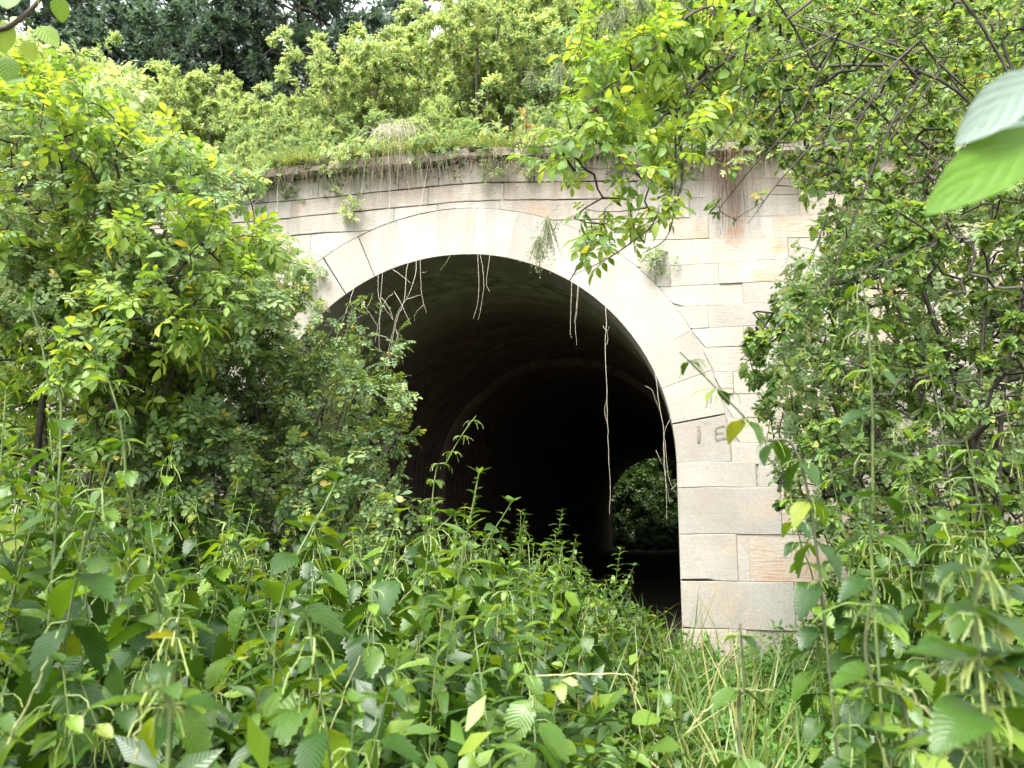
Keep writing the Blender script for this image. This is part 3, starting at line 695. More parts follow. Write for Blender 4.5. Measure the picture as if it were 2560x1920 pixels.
hz = blob_shrub('hazel_bush', 'brighter green bush just beyond the far tunnel mouth', 'bush', 'bushes beyond the far tunnel mouth', W(2.0, 34.6, 0), 1.9, 1.2, 150, 'sp', SPRIG, L_WOOD, M_BARK, 0.26, 14, 4, 0.02, nmax=0)
for u, s, sc_ in ((0.2, 34.4, 1.1), (0.0, 32.6, 0.45), (1.2, 32.8, 0.5), (2.3, 32.7, 0.45), (3.2, 33.0, 0.5), (-0.8, 33.2, 0.6), (3.4, 35.2, 1.2), (1.0, 36.2, 1.6), (2.6, 37.0, 1.8), (-1.2, 35.2, 1.3), (-0.4, 31.0, 0.3), (0.3, 31.2, 0.34), (1.0, 30.6, 0.32), (1.7, 31.3, 0.36), (2.4, 30.8, 0.3)):
    copy_thing(hz, tuple(W(u, s, -0.1)), u * 2.3, sc_)

# ------------------------------------------------------------------ shrubs and trees on the bank
G_B = 'shrubs growing on the bank above the arch'
yA = blob_shrub('bank_shrub', 'yellow green shrub of fine leaves on the bank above the arch', 'shrub', G_B, wloc(-1.0, 3.0), 3.6, 1.7, 400, 'sp', SPRIG, L_YEL, M_BARK, 0.12, 30, 6, 0.15, nmax=0)
yB = blob_shrub('bank_shrub', 'grey green twiggy shrub on the bank above the arch', 'shrub', G_B, wloc(0.9, 3.4), 3.5, 1.6, 400, 'sp', SPRIG, L_MID, M_BARK, 0.11, 24, 7, 0.15, nmax=0)
LB = {0: 'yellow green shrub of fine leaves on the bank above the arch', 1: 'grey green twiggy shrub on the bank above the arch'}
for (pr_, u, s, sc_, rz) in ((yA, -3.2, 3.0, 0.9, 1), (yA, -5.6, 4.6, 0.72, 2), (yB, -4.4, 1.9, 0.62, 3), (yA, 2.4, 5.0, 1.2, 4), (yB, -2.0, 1.5, 0.5, 5), (yB, 0.2, 1.6, 0.5, 2.2), (yA, -0.6, 5.5, 1.35, 5.2),
                             (yB, 2.7, 2.2, 0.8, 0.4), (yB, 4.4, 3.0, 1.1, 1.4), (yA, -8.2, 3.2, 0.85, 0.2), (yB, -7.0, 2.0, 0.8, 3.6), (yA, 1.2, 2.6, 0.75, 2.9), (yB, -9.5, 4.5, 1.3, 5), (yB, 4.9, 5.6, 1.4, 3), (yA, -3.0, 6.0, 0.85, 0.6), (yB, 6.8, 3.0, 1.2, 2),
                             (yB, -5.9, 1.2, 0.55, 1.1), (yA, -0.2, 8.2, 1.9, 1.2), (yA, 1.6, 7.6, 1.9, 2.2), (yB, 3.4, 8.0, 1.9, 0.2), (yA, -2.2, 8.6, 1.55, 0.9), (yB, -0.9, 4.2, 1.0, 0.7), (yA, 0.7, 4.6, 1.15, 3.3), (yB, -3.9, 4.3, 0.75, 2.0), (yA, -7.2, 6.2, 0.8, 2.6), (yB, 1.7, 1.3, 0.5, 5.1), (yA, -1.3, 1.4, 0.42, 0.1), (yB, -3.2, 1.2, 0.42, 0.9), (yA, -2.5, 0.8, 0.25, 2.9), (yB, -1.5, 0.75, 0.22, 1.9), (yA, 0.4, 0.8, 0.25, 4.9), (yB, 1.1, 0.7, 0.28, 0.9), (yB, -0.5, 0.8, 0.24, 5.6), (yA, -3.7, 0.7, 0.3, 3.9), (yA, 2.4, 0.9, 0.35, 3.9), (yB, 3.0, 0.7, 0.3, 4.4), (yB, 3.6, 1.3, 0.6, 2.9), (yB, 6.0, 1.6, 0.8, 5.9), (yA, -10.5, 3.0, 1.1, 2.9), (yB, -8.8, 1.6, 0.8, 2.4), (yA, -7.5, 5.4, 0.95, 5.3), (yA, -9.2, 5.8, 1.05, 3.1), (yB, -11, 6.0, 1.1, 1.9)):
    p_ = wloc(u, s); xi_ = 1280 + F * p_[0] / p_[1]
    pos_ = 'at the upper left' if xi_ < 560 else ('left of the dead stalk dome' if xi_ < 930 else ('above the top of the arch' if xi_ < 1300 else ('behind the overhanging branch' if xi_ < 1700 else 'at the upper right')))
    row_ = 'small, at the coping edge' if s < 1.0 else ('low on the bank' if s < 2.7 else ('halfway up the bank' if s < 4.8 else 'high on the bank'))
    copy_thing(pr_, tuple(wloc(u, s, -0.05)), rz, sc_, ('yellow green fine leaved shrub ' if pr_ is yA else 'grey green twiggy shrub ') + row_ + ' ' + pos_)
dk = blob_shrub('bank_tree', 'tall dark tree against the sky behind the bank shrubs', 'tree', 'dark trees behind the bank', wloc(-6.0, 12), 9.5, 3.4, 600, 'sp', SPRIG, L_DARK, M_DARKTWIG, 0.24, 26, 3, 0.1, nmax=0, rtip=0.004, rmax=0.12)
for u, s, sc_, rz in ((-10, 11, 1.0, 1.5), (-13.5, 14, 1.15, 3), (3.6, 13.5, 1.1, 2), (7.5, 12, 1.0, 4), (-17, 12, 1.1, 5), (0.8, 16, 1.2, 3), (-3.0, 16, 0.95, 2.4), (-12, 11, 1.3, 0.7), (-15.5, 12, 1.4, 2.1), (-9, 13, 1.35, 3.3), (-19, 15, 1.5, 0.2), (-11.5, 15, 1.5, 5.1), (-8.2, 18, 1.3, 0.4), (-14, 20, 1.5, 0.9), (5, 19, 1.5, 1.3), (10.5, 16, 1.4, 2.2)):
    p_ = wloc(u, s); xi_ = 1280 + F * p_[0] / p_[1]
    copy_thing(dk, tuple(wloc(u, s, -0.1)), rz, sc_ * 1.15, 'tall dark tree ' + ('behind the upper left shrubs' if xi_ < 420 else 'left of the sky gap' if xi_ < 620 else 'behind the bank left of the arch crown' if xi_ < 1000 else 'behind the bank above the arch' if xi_ < 1500 else 'hidden behind the upper right shrubs') + (', farther back' if s > 13.5 else ', first row'))

# grass on the bank edge (one mass) and thatch hanging over the coping
def grass_mass(name, label, pos, L0, L1, mat, up=1.0, out=None, kind='stuff', wide=1.0):
    n = len(pos); d = rng.normal(0, 0.35, (n, 3)); d[:, 2] = up * rng.uniform(0.6, 1.1, n)
    if out is not None: d += out * rng.uniform(0.2, 1.0, (n, 1))
    M = frames(pos, d, norm(rng.normal(0, 1, (n, 3)) + np.array([0, -0.3, 0.4])), rng.uniform(L0, L1, n)); M[:, :3, 0] *= wide
    V, T, A = scatter(BLADE_G[0], M, rng.uniform(0, 1, n))
    o = link(name, mesh_tris(name, V, T, A, mat, False)); tag(o, label, None, None, kind); return o
gu = rng.uniform(-7.5, 6.5, 15000); gs = np.abs(rng.normal(0, 1.3, 15000)) + 0.02
gp = np.array([wloc(a, b, -0.03) for a, b in zip(gu, gs)]); gp[gs < 0.12, 2] = 5.5
grass_mass('bank_grass', 'long fine grass along the edge of the bank above the wall', gp, 0.18, 0.55, L_GRASS, 0.8, -EN * 0.5, wide=1.2)
us_ = np.linspace(-7.5, 6.4, 190); V, A_ = [], 9
for a in us_:
    tz = float(np.interp(a, J[0][:, 0], J[0][:, 1])) + 0.13; q = mnoise.noise(Vector((a * 1.1, 8, 8))) + 0.6 * mnoise.noise(Vector((a * 3.7, 4, 8)))
    rr_ = max(0.015, 0.07 + 0.13 * q)
    for i in range(A_):
        t = math.pi * (-0.35 + 1.35 * i / (A_ - 1)); e_ = 1 + 0.35 * mnoise.noise(Vector((a * 9, i * 1.7, 3)))
        V.append(W(a, 0.03 - math.cos(math.pi - t) * -0.0 - rr_ * 1.5 * math.cos(t) * e_, tz - 0.01 + rr_ * max(math.sin(t), -0.5) * e_))
Fs = [(j * A_ + i, (j + 1) * A_ + i, (j + 1) * A_ + i + 1, j * A_ + i + 1) for j in range(len(us_) - 1) for i in range(A_ - 1)]
tag(link('turf_edge', mesh_poly('turf_edge', V, Fs, M_LITTER, True)), 'lumpy edge of soil and turf lying on the coping stones', kind='stuff')
n = 20000; gu = rng.uniform(-7.5, 6.5, n); gs = rng.uniform(-0.15, 0.15, n)
gp = np.array([W(a, b, float(np.interp(a, J[0][:, 0], J[0][:, 1])) + 0.13 + max(0, b) * 0.4) for a, b in zip(gu, gs)])
keep = np.array([mnoise.noise(Vector((a * 1.7, 3, 3))) + 0.5 * mnoise.noise(Vector((a * 6, 3, 3))) > -0.02 + rng.normal(0, 0.1) for a in gu]); gp = gp[keep]
grass_mass('bank_grass', 'grass spilling over the edge of the coping stones', gp, 0.14, 0.40, L_GRASS, 0.25, -EN * 0.75, wide=1.2)
# low leafy cover on the bank
n = 19000; gu = rng.uniform(-9, 7, n); gs = 6.5 * rng.uniform(0, 1, n) ** 1.7 + 0.02
gp = np.array([wloc(a, b, rng.uniform(0.0, 1.0) ** 1.5 * (0.25 + 0.75 * max(0, mnoise.noise(Vector((a * 0.9, b * 0.9, 2))) + 0.35))) for a, b in zip(gu, gs)])
V, T, A = merge([scatter(SPRIG[k], frames(gp[k::3], norm(rng.normal(0, 1, (len(gp[k::3]), 3)) + np.array([0, 0, 0.6])), norm(rng.normal(0, 0.5, (len(gp[k::3]), 3)) + np.array([0, 0, 1])), rng.uniform(0.09, 0.18, len(gp[k::3]))), rng.uniform(0, 1, len(gp[k::3]))) for k in range(3)])
tag(link('bank_undergrowth', mesh_tris('bank_undergrowth', V, T, A, L_MID, True)), 'low leafy growth covering the bank above the wall', kind='stuff')

def tuft(label, x, y, wpx, drop, n, mat, spreadx=0.5, arch=0.0, group='dead grass tufts hanging over the coping'):
    """strands that spring from the bank edge and hang over the wall"""
    d0 = wdist(x, y); c = at(x, y, d0) - EN * 0.17; root = empty('dry_grass_tuft', tuple(c)); tag(root, label, 'grass tuft', group)
    pp = []
    if mat is M_THATCH: n = int(n * 0.6)
    for i in range(n):
        a = EX * rng.normal(0, wpx / F * d0 * 0.5) + EN * rng.uniform(-0.05, 0.12); L_ = drop * rng.uniform(0.35, 1.0)
        sx = rng.normal(0, spreadx) * L_
        p = [a, a + EX * sx * 0.35 - EN * 0.06 + np.array([0, 0, arch * rng.uniform(0.3, 1)]), a + EX * sx * 0.8 - EN * 0.09 + np.array([0, 0, -L_ * 0.45 + arch * 0.5]), a + EX * sx - EN * 0.05 + np.array([0, 0, -L_])]
        pp.append(polytube(smooth_path(p, 6), 0.0022, 0.0011, 3))
    V, T, A = merge(pp); tag(link('strands', mesh_tris('strands', V, T, None, mat), root), kind='stuff')
tuft('brown thatch of dead grass over the coping at the upper left', 735, 440, 200, 0.38, 260, M_THATCH)
tuft('wide dome of pale dead stalks arching over the coping', 1000, 350, 60, 0.85, 70, M_DRY, 0.5, 0.15)
tuft('matted dark dead grass below the dome of pale stalks', 985, 415, 130, 0.42, 190, M_THATCH, 0.25)
tuft('thin dead grass over the coping near the arch top', 1260, 420, 120, 0.40, 120, M_THATCH, 0.15)
tuft('dead grass behind the leafy overhanging branch', 1470, 400, 180, 0.40, 150, M_THATCH, 0.15)
tuft('reddish dead roots hanging down the stained stones at the right', 1815, 400, 45, 0.95, 130, M_REDTWIG, 0.12)
tuft('thin fringe of dead grass at the left end of the coping', 540, 470, 130, 0.25, 90, M_THATCH, 0.2)
tuft('broad brown thatch above the middle of the arch', 1130, 415, 200, 0.22, 160, M_THATCH, 0.3)
tuft('dead roots and grass between the leafy branch and the red roots', 1640, 400, 150, 0.45, 200, M_THATCH, 0.15)
tuft('grey dead grass hanging under the right shrubs', 2010, 395, 200, 0.5, 160, M_THATCH, 0.2)

# ------------------------------------------------------------------ dry vines hanging in front of the arch
def z1(q): return [(440 + a * 0.3617, 360 + b * 0.3617) for a, b in q]
def z3(q): return [(850 + a * 0.3888, 640 + b * 0.3888) for a, b in q]
def vine(label, strands, r=0.0022, off=0.12, mat=M_DRY):
    q0 = strands[0][0]; c = at(q0[0], q0[1], wdist(*q0) - off); root = empty('hanging_vine', tuple(c)); tag(root, label, 'vine', 'dry vines hanging in front of the arch')
    for i, s in enumerate(strands):
        o2 = off + 0.03 * (i % 3)
        P = np.array([at(x, y, wdist(x, y) - o2) - c for x, y in s]); P = smooth_path(P, len(P) * 4)
        P[1:-1] += rng.normal(0, 0.0018, (len(P) - 2, 3))
        rr = r if i == 0 else r * 0.7
        link('strand' if i == 0 else 'side_shoot', mesh_tris('strand', *polytube(P, rr, rr * 0.45, 5)[:2], None, mat, True), root)
vine('longest dry vine, a single cord reaching the middle of the opening', [z3([(1708, 290), (1712, 440), (1705, 560), (1715, 850), (1720, 1080), (1728, 1300), (1738, 1480), (1733, 1660)]), z3([(1690, 450), (1708, 475), (1720, 480), (1733, 450)]), z3([(1712, 570), (1722, 540), (1716, 480)]), z3([(1720, 1080), (1700, 1000), (1712, 930)])], 0.0032)
vine('short dry vine right of the arch top, left one of a close pair', [z3([(1490, 130), (1485, 350), (1480, 480), (1490, 530)])])
vine('short dry vine right of the arch top, forked one of a close pair', [z3([(1530, 165), (1518, 350), (1512, 430), (1522, 575)]), z3([(1536, 180), (1520, 380), (1505, 430)])])
vine('dry vine hanging from the very top of the arch, longest of three', [z3([(900, -20), (925, 150), (915, 280), (888, 410)])])
vine('dry vine hanging from the very top of the arch, bent to the left', [z3([(886, -20), (892, 250), (858, 405)])])
vine('short dry vine at the arch top with a hooked end', [z3([(964, -10), (942, 170), (960, 226)])])
vine('tangle of pale vines hanging beside the right jamb', [z3([(2028, 740), (2045, 900), (2078, 1100), (2085, 1300), (2097, 1500), (2102, 1690)]), z3([(2138, 1010), (2085, 1150), (2082, 1350), (2120, 1590)]), z3([(1962, 838), (2005, 860), (2030, 930), (2058, 1000)]), z3([(2090, 1180), (2112, 1420), (2178, 1562)]), z3([(2130, 1500), (2160, 1470), (2182, 1430)]), z3([(2032, 1250), (2070, 1335)])], 0.003)
vine('thickest branching dry vine hanging over the left of the arch', [z1([(1755, 60), (1730, 220), (1690, 420), (1650, 640), (1595, 870), (1578, 1080), (1535, 1190), (1500, 1330), (1455, 1560)]), z1([(1660, 700), (1655, 900), (1600, 1060), (1540, 1150), (1500, 1290), (1440, 1560)]), z1([(1500, 868), (1560, 910), (1622, 962)]), z1([(1508, 1020), (1560, 1110), (1624, 1252)]), z1([(1590, 1075), (1700, 1040)]), z1([(1520, 1280), (1530, 1340), (1480, 1480)]), z1([(1410, 1325), (1450, 1335), (1490, 1370)]), z1([(1420, 1060), (1470, 1130), (1500, 1215)])], 0.0044)
vine('dry vine with a forked lower end, next right of the thickest vine', [z1([(1688, 800), (1695, 1000), (1712, 1100), (1732, 1168)]), z1([(1712, 1112), (1655, 1170), (1648, 1225)]), z1([(1700, 890), (1738, 884)])])
vine('straight thin vine next left of the thickest vine', [z1([(1478, 90), (1480, 300), (1466, 500), (1440, 760), (1420, 1000), (1405, 1280), (1404, 1440)]), z1([(1398, 900), (1400, 1050), (1440, 1130), (1505, 1220)]), z1([(1500, 1035), (1450, 1080), (1410, 1180), (1375, 1370)])], 0.0035)
vine('pair of thin vines hanging at the far left edge of the opening', [z1([(1232, 990), (1190, 1120), (1130, 1280), (1060, 1460)]), z1([(1205, 1080), (1215, 1150), (1180, 1290), (1140, 1440)]), z1([(1200, 1110), (1250, 1090), (1308, 1055)]), z1([(1275, 1090), (1330, 1160), (1392, 1255)]), z1([(1180, 1250), (1240, 1210), (1330, 1160)])], 0.003)
vine('pale stalk crossing the upper wall above the arch', [z1([(1345, 20), (1290, 130), (1255, 250)]), z1([(1440, 80), (1400, 330), (1380, 430)])], 0.003)
vine('short pale stalk slanting down the upper wall', [z1([(1580, 180), (1610, 300), (1660, 415)])], 0.003)
vine('long stalk slanting over the upper left courses', [z1([(740, 170), (650, 290), (500, 460)]), z1([(830, 190), (770, 300), (730, 350)]), z1([(705, 250), (700, 400), (700, 490)])], 0.0045)
vine('short green shoot poking down from the arch top', [z1([(1895, 770), (1860, 830), (1822, 878)])], 0.0035, mat=M_STEM)

# ------------------------------------------------------------------ left side shrubs
gnd = lambda p: np.array([p[0], p[1], ground_z(p[0], p[1])])
def base_at(x, d): p = at(x, 1290, d); return gnd(p)
polyA = [(-150, 150), (120, 170), (300, 260), (430, 330), (620, 385), (600, 450), (520, 520), (690, 570), (700, 690), (620, 790), (450, 880), (200, 950), (-150, 950)]
b = base_at(60, 5.2)
shrub('elder_bush', 'large bright green shrub with feathery leaves at the left of the arch', 'shrub', None,
      [[b, at(120, 900, 5.2), at(180, 420, 5.4)], [b, at(300, 950, 5.0), at(420, 560, 5.0)], [b, at(-40, 900, 4.6), at(-60, 350, 4.8)], [b, at(350, 1000, 5.6), at(560, 700, 5.7)]],
      region_points(polyA, 500, 4.3, 6.4, 75, 60), 'el', ELDER, L_ELDER, M_DARKTWIG, 0.145, 5.4, 300, droop=0.15, rmax=0.022)
b = base_at(200, 5.6)
shrub('fine_leaved_shrub', 'pale shrub with fine leaves growing through the bright left bush', 'shrub', None,
      [[b, at(260, 900, 5.5), at(330, 500, 5.6)], [b, at(100, 900, 5.4), at(60, 400, 5.6)], [b, at(420, 950, 5.6), at(600, 640, 5.8)]],
      region_points([(-100, 180), (250, 230), (450, 330), (640, 420), (700, 560), (760, 640), (740, 800), (560, 900), (-100, 900)], 760, 4.6, 6.4, 110, 45), 'ro', ROSE, L_MID, M_BARK, 0.11, 7, 300, rtip=0.0018, rmax=0.014)
polyA2 = [(-150, 60), (60, 90), (330, 180), (420, 300), (250, 420), (-150, 420)]
b = base_at(-250, 6.4)
shrub('tall_shrub', 'pale yellow green shrub rising above the bright left bush', 'shrub', None,
      [[b, at(-60, 800, 6.6), at(100, 250, 6.8)], [b, at(-150, 700, 6.4), at(-100, 150, 6.5)]],
      region_points(polyA2, 260, 6.2, 7.6, 36, 50), 'el', ELDER, L_YEL, M_BARK, 0.15, 5.0, 200, droop=0.15, rmax=0.025)
polyB = [(330, 740), (640, 700), (700, 800), (800, 840), (900, 850), (990, 930), (1060, 1030), (1020, 1150), (1090, 1260), (1040, 1380), (700, 1500), (380, 1400), (250, 1050)]
b = base_at(640, 6.5)
shrub('dog_rose_bush', 'dense wild rose bush with small leaves against the left of the opening', 'shrub', None,
      [[b, at(660, 1250, 6.5), at(620, 900, 6.7)], [b, at(800, 1200, 6.3), at(880, 950, 6.4)], [b, at(520, 1250, 6.2), at(430, 900, 6.2)], [b, at(900, 1250, 6.2), at(1000, 1080, 6.3)]],
      region_points(polyB, 750, 5.6, 7.3, 80, 45), 'ro', ROSE, L_ROSE, M_DARKTWIG, 0.10, 11, 300, rtip=0.0016, rmax=0.014)
b = base_at(300, 6.9)
polyC = [(330, 560), (600, 580), (740, 640), (760, 830), (650, 900), (350, 900)]
shrub('leafy_bush', 'darker green bush between the left shrub and the wall', 'shrub', None,
      [[b, at(420, 1000, 7.0), at(480, 700, 7.1)], [b, at(560, 950, 7.2), at(640, 720, 7.4)]],
      region_points(polyC, 330, 6.6, 7.8, 40, 45), 'ro', ROSE, L_ROSE, M_DARKTWIG, 0.13, 7, 200, rmax=0.016)
b = base_at(-100, 6.0)
shrub('elder_bush', 'shaded green bush below the bright shrub at the left edge', 'shrub', None,
      [[b, at(20, 1000, 5.8), at(120, 760, 5.8)], [b, at(180, 1100, 5.6), at(330, 900, 5.7)], [b, at(-80, 900, 5.6), at(-60, 700, 5.6)]],
      region_points([(-200, 640), (420, 640), (520, 900), (480, 1250), (-200, 1250)], 420, 5.0, 6.6, 50, 55), 'el', ELDER, L_ELDER, M_DARKTWIG, 0.17, 4.5, 300, droop=0.2, rmax=0.018)
b = base_at(560, 5.6)
shrub('bramble_bush', 'low bramble bush between the nettles and the wild rose', 'shrub', None,
      [[b, at(560, 1350, 5.6), at(520, 1150, 5.7)], [b, at(760, 1380, 5.5), at(860, 1260, 5.5)], [b, at(400, 1300, 5.4), at(330, 1150, 5.4)]],
      region_points([(250, 1020), (520, 1000), (800, 1150), (1000, 1250), (1060, 1420), (900, 1520), (250, 1450)], 420, 4.9, 6.2, 50, 50), 'ro', ROSE, L_ROSE, M_STEMDARK, 0.15, 7, 300, rtip=0.0018, rmax=0.01)
b = base_at(700, 7.2)
shrub('dog_rose_bush', 'paler wild rose bush hiding the left foot of the arch', 'shrub', None,
      [[b, at(700, 1250, 7.2), at(650, 950, 7.3)], [b, at(780, 1200, 7.1), at(820, 930, 7.1)], [b, at(560, 1200, 7.2), at(520, 850, 7.3)]],
      region_points([(420, 760), (560, 790), (700, 830), (810, 860), (900, 930), (940, 1100), (900, 1300), (420, 1300)], 620, 6.7, 7.7, 90, 45), 'ro', ROSE, L_MID, M_DARKTWIG, 0.10, 7, 300, rtip=0.0016, rmax=0.012)
# rose arms that reach up over the dark opening
for lab, pts_, fr in (('rose spray reaching up the left rim of the opening', [(760, 1050), (800, 900), (840, 810), (930, 730)], 26), ('rose spray with yellowing leaves crossing the dark opening', [(680, 1100), (770, 960), (850, 880), (905, 830)], 20), ('thin rose spray below the hanging vines', [(860, 1060), (950, 960), (985, 870), (960, 900)], 24)):
    path = [at(x, y, 6.4) for x, y in pts_]; bb = base_at(pts_[0][0], 6.4)
    P = smooth_path([bb] + path, 20); tg = P[rng.integers(9, len(P), fr)] + rng.normal(0, 0.08, (fr, 3))
    shrub('rose_spray', lab, 'rose branch', 'rose sprays in front of the opening', [[bb] + path], tg, 'ro', ROSE, L_ROSE, M_STEMDARK, 0.11, 3.2, 90, rtip=0.0016, rmax=0.006)
# small yellow-green climbers rooted in the wall
for lab, x, y, sz in (('yellow leaved tuft growing from the coping above the left stones', 830, 410, 0.30), ('small yellow leaved plant growing in the wall joint at the upper left', 875, 520, 0.12),
                      ('small green plant rooted in the wall left of the arch ring', 770, 690, 0.24), ('leafy sprig with red stems over the coping right of the dome', 1230, 390, 0.26),
                      ('tiny leafy sprig on the right of the arch ring', 1640, 650, 0.16), ('small plant at the rim of the arch on the left', 790, 770, 0.14), ('sapling with reddish leaves standing on the coping', 1300, 260, 0.0)):
    d_ = wdist(x, y) - 0.12; c = at(x, y, d_)
    if sz == 0.0:
        c = wloc(*(wp(1300, 330)[0], 0.35)); tg = c + np.stack([rng.normal(0, 0.05, 26), rng.normal(0, 0.05, 26), rng.uniform(0.1, 0.95, 26)], 1)
        shrub('red_leaved_sapling', lab, 'sapling', None, [[c, c + np.array([0, 0, 0.5]), c + np.array([0.02, 0, 1.0])]], tg, 'ov', OVAL, L_RUST, M_REDTWIG, 0.08, 2.2, 60, rtip=0.0016, rmax=0.008)
        continue
    tg = c + rng.normal(0, 1, (int(90 * sz) + 8, 3)) * np.array([sz * 0.45, 0.05, sz * 0.45])
    tg -= EN * np.maximum(0, (tg - OO) @ EN + 0.04)[:, None]
    shrub('wall_plant', lab, 'plant', 'small plants rooted in the wall', [[c + EN * 0.12, c - np.array([0, 0, 0.04])]], tg, 'ro', ROSE, L_YEL if 'yellow' in lab else L_MID, M_STEM, 0.09, 3, 60, rtip=0.0012, rmax=0.004)

for lab, x, y, sz, mt in (('low green plant draping over the coping near the left thatch', 660, 445, 0.34, L_MID), ('yellow green plant draping over the coping between two thatches', 900, 400, 0.30, L_YEL),
                      ('green plant on the coping above the crown of the arch', 1090, 385, 0.34, L_MID), ('yellow green plant drooping beside the red leaved sapling', 1330, 385, 0.36, L_YEL),
                      ('green plant draping over the coping behind the leafy branch', 1480, 380, 0.36, L_MID), ('pale green plant draping over the coping right of the leafy branch', 1720, 390, 0.42, L_MID),
                      ('low plant draping over the coping right of the red roots', 1930, 400, 0.5, L_YEL), ('small green plant at the left end of the visible coping', 540, 455, 0.36, L_MID)):
    d_ = wdist(x, y) - 0.2; c = at(x, y, d_)
    tg = c + rng.normal(0, 1, (60, 3)) * np.array([sz * 0.6, 0.08, sz * 0.28]) + np.array([0, 0, 0.08])
    shrub('coping_plant', lab, 'plant', 'plants draping over the coping', [[c + EN * 0.25 + np.array([0, 0, 0.05]), c + np.array([0, 0, 0.04])]], tg, 'ro', ROSE, mt, M_STEM, 0.085, 5, 120, rtip=0.0012, rmax=0.004, droop=0.5)
b = base_at(-50, 8.3)
shrub('leafy_bush', 'green bush against the wall far behind the left shrubs', 'shrub', None,
      [[b, at(50, 900, 8.3), at(100, 500, 8.3)], [b, at(300, 1000, 8.5), at(420, 620, 8.6)], [b, at(-150, 900, 8.0), at(-180, 450, 8.0)]],
      region_points([(-350, 330), (300, 350), (430, 520), (520, 640), (520, 1250), (-350, 1250)], 420, 7.6, 8.7, 60, 70), 'sp', SPRIG, L_ROSE, M_DARKTWIG, 0.17, 12, 0, rtip=0.002, rmax=0.02)
# ------------------------------------------------------------------ right side shrubs
b = base_at(2650, 5.0)
polyR1 = [(1480, -60), (2700, -60), (2700, 560), (2300, 560), (2080, 520), (1930, 400), (1780, 330), (1620, 280), (1560, 120)]
shrub('dogwood_tree', 'dense dark twiggy shrub filling the upper right above the wall', 'shrub', None,
      [[b, at(2600, 700, 5.0), at(2500, 100, 5.1), at(2200, -120, 5.3), at(1800, 0, 5.5)], [b, at(2560, 600, 4.8), at(2350, 200, 4.9), at(1900, 170, 5.2)], [b, at(2620, 800, 5.6), at(2400, 400, 5.8), at(2000, 300, 6.0)]],
      region_points(polyR1, 1100, 4.4, 7.2, 110, 70), 'ov', OVAL, L_DOG, M_DARKTWIG, 0.056, 26, 300, rtip=0.002, sag=-0.1, rmax=0.012)
b = base_at(2450, 4.6)
polyR2 = [(2040, 540), (2300, 500), (2700, 520), (2700, 1560), (2350, 1520), (2150, 1480), (2010, 1380), (1930, 1230), (1890, 1080), (1850, 900), (1880, 780), (1980, 700)]
shrub('dogwood_shrub', 'broad green shrub hiding the wall right of the arch', 'shrub', None,
      [[b, at(2420, 1100, 4.6), at(2300, 700, 4.8)], [b, at(2250, 1200, 4.8), at(2080, 900, 5.0)], [b, at(2500, 1100, 4.4), at(2560, 700, 4.4)], [b, at(2200, 1350, 4.9), at(2040, 1180, 5.1)]],
      region_points(polyR2, 1100, 4.0, 6.2, 110, 60), 'ov', OVAL, L_DOG, M_DARKTWIG, 0.052, 30, 300, rtip=0.0018, sag=0.05, rmax=0.014)
b = base_at(2330, 6.6)
shrub('dogwood_shrub', 'deeper green shrub close to the wall behind the right shrub', 'shrub', None,
      [[b, at(2300, 1100, 6.5), at(2200, 700, 6.4)], [b, at(2450, 1000, 6.6), at(2450, 500, 6.4)], [b, at(2150, 1250, 6.5), at(2050, 1000, 6.5)]],
      region_points([(2080, 430), (2750, 430), (2750, 1500), (2050, 1500), (1960, 1250), (1960, 950), (2050, 700)], 700, 6.0, 7.0, 70, 60), 'ov', OVAL, L_DOG, M_DARKTWIG, 0.065, 22, 200, rtip=0.002, rmax=0.02)
b = base_at(2350, 4.4)
shrub('fine_leaved_shrub', 'pale fine leaved shrub growing through the right dogwood', 'shrub', None,
      [[b, at(2300, 1000, 4.6), at(2200, 650, 4.9)], [b, at(2450, 1000, 4.4), at(2480, 500, 4.8)], [b, at(2150, 1200, 4.8), at(2020, 860, 5.1)]],
      region_points([(1980, 620), (2130, 520), (2300, 420), (2700, 450), (2700, 1350), (2080, 1350), (1960, 1180), (1910, 900)], 760, 4.3, 5.8, 120, 50), 'ro', ROSE, L_MID, M_DARKTWIG, 0.10, 6, 300, rtip=0.0016, rmax=0.010)
# bare twigs that hang in front of the right wall
b = base_at(2700, 4.6)
twp = [[(2300, 100), (2130, 260), (1960, 440), (1870, 560)], [(2250, 150), (2150, 300), (2090, 480), (2010, 700)], [(2300, 200), (2220, 330), (2130, 560), (2060, 740)], [(2350, 180), (2190, 400), (2060, 620)], [(1980, 60), (2070, 210), (2190, 270), (2350, 480)],
       [(2200, 500), (2340, 600), (2250, 640), (2100, 700)], [(1900, -60), (1860, 150), (1830, 300), (1700, 470)], [(2080, 120), (1990, 300), (1880, 420), (1800, 520)], [(2360, 560), (2200, 610), (1990, 780), (1850, 900)], [(2100, 80), (1950, 150), (1780, 130)]]
tg, bbs = [], [[b, at(2560, 500, 4.4), at(2300, 100, 4.2)]]
for pl in twp:
    dd = rng.uniform(3.8, 4.6); P = [at(x, y, dd) for x, y in pl]; bbs.append(P)
    PP = smooth_path(P, 16); tg.append(PP[rng.integers(3, len(PP), 11)] + rng.normal(0, 0.10, (11, 3)) + np.array([-0.04, 0, -0.09]))
r_, N_, par_, ends_ = shrub('twiggy_branch', 'bare dark twigs with a few leaves hanging in front of the right wall', 'branch', None, bbs, np.vstack(tg), 'ov', OVAL, L_DOG, M_DARKTWIG, 0.06, 4.5, 300, rtip=0.0014, bare=0.3, sag=-0.1, rmax=0.007)
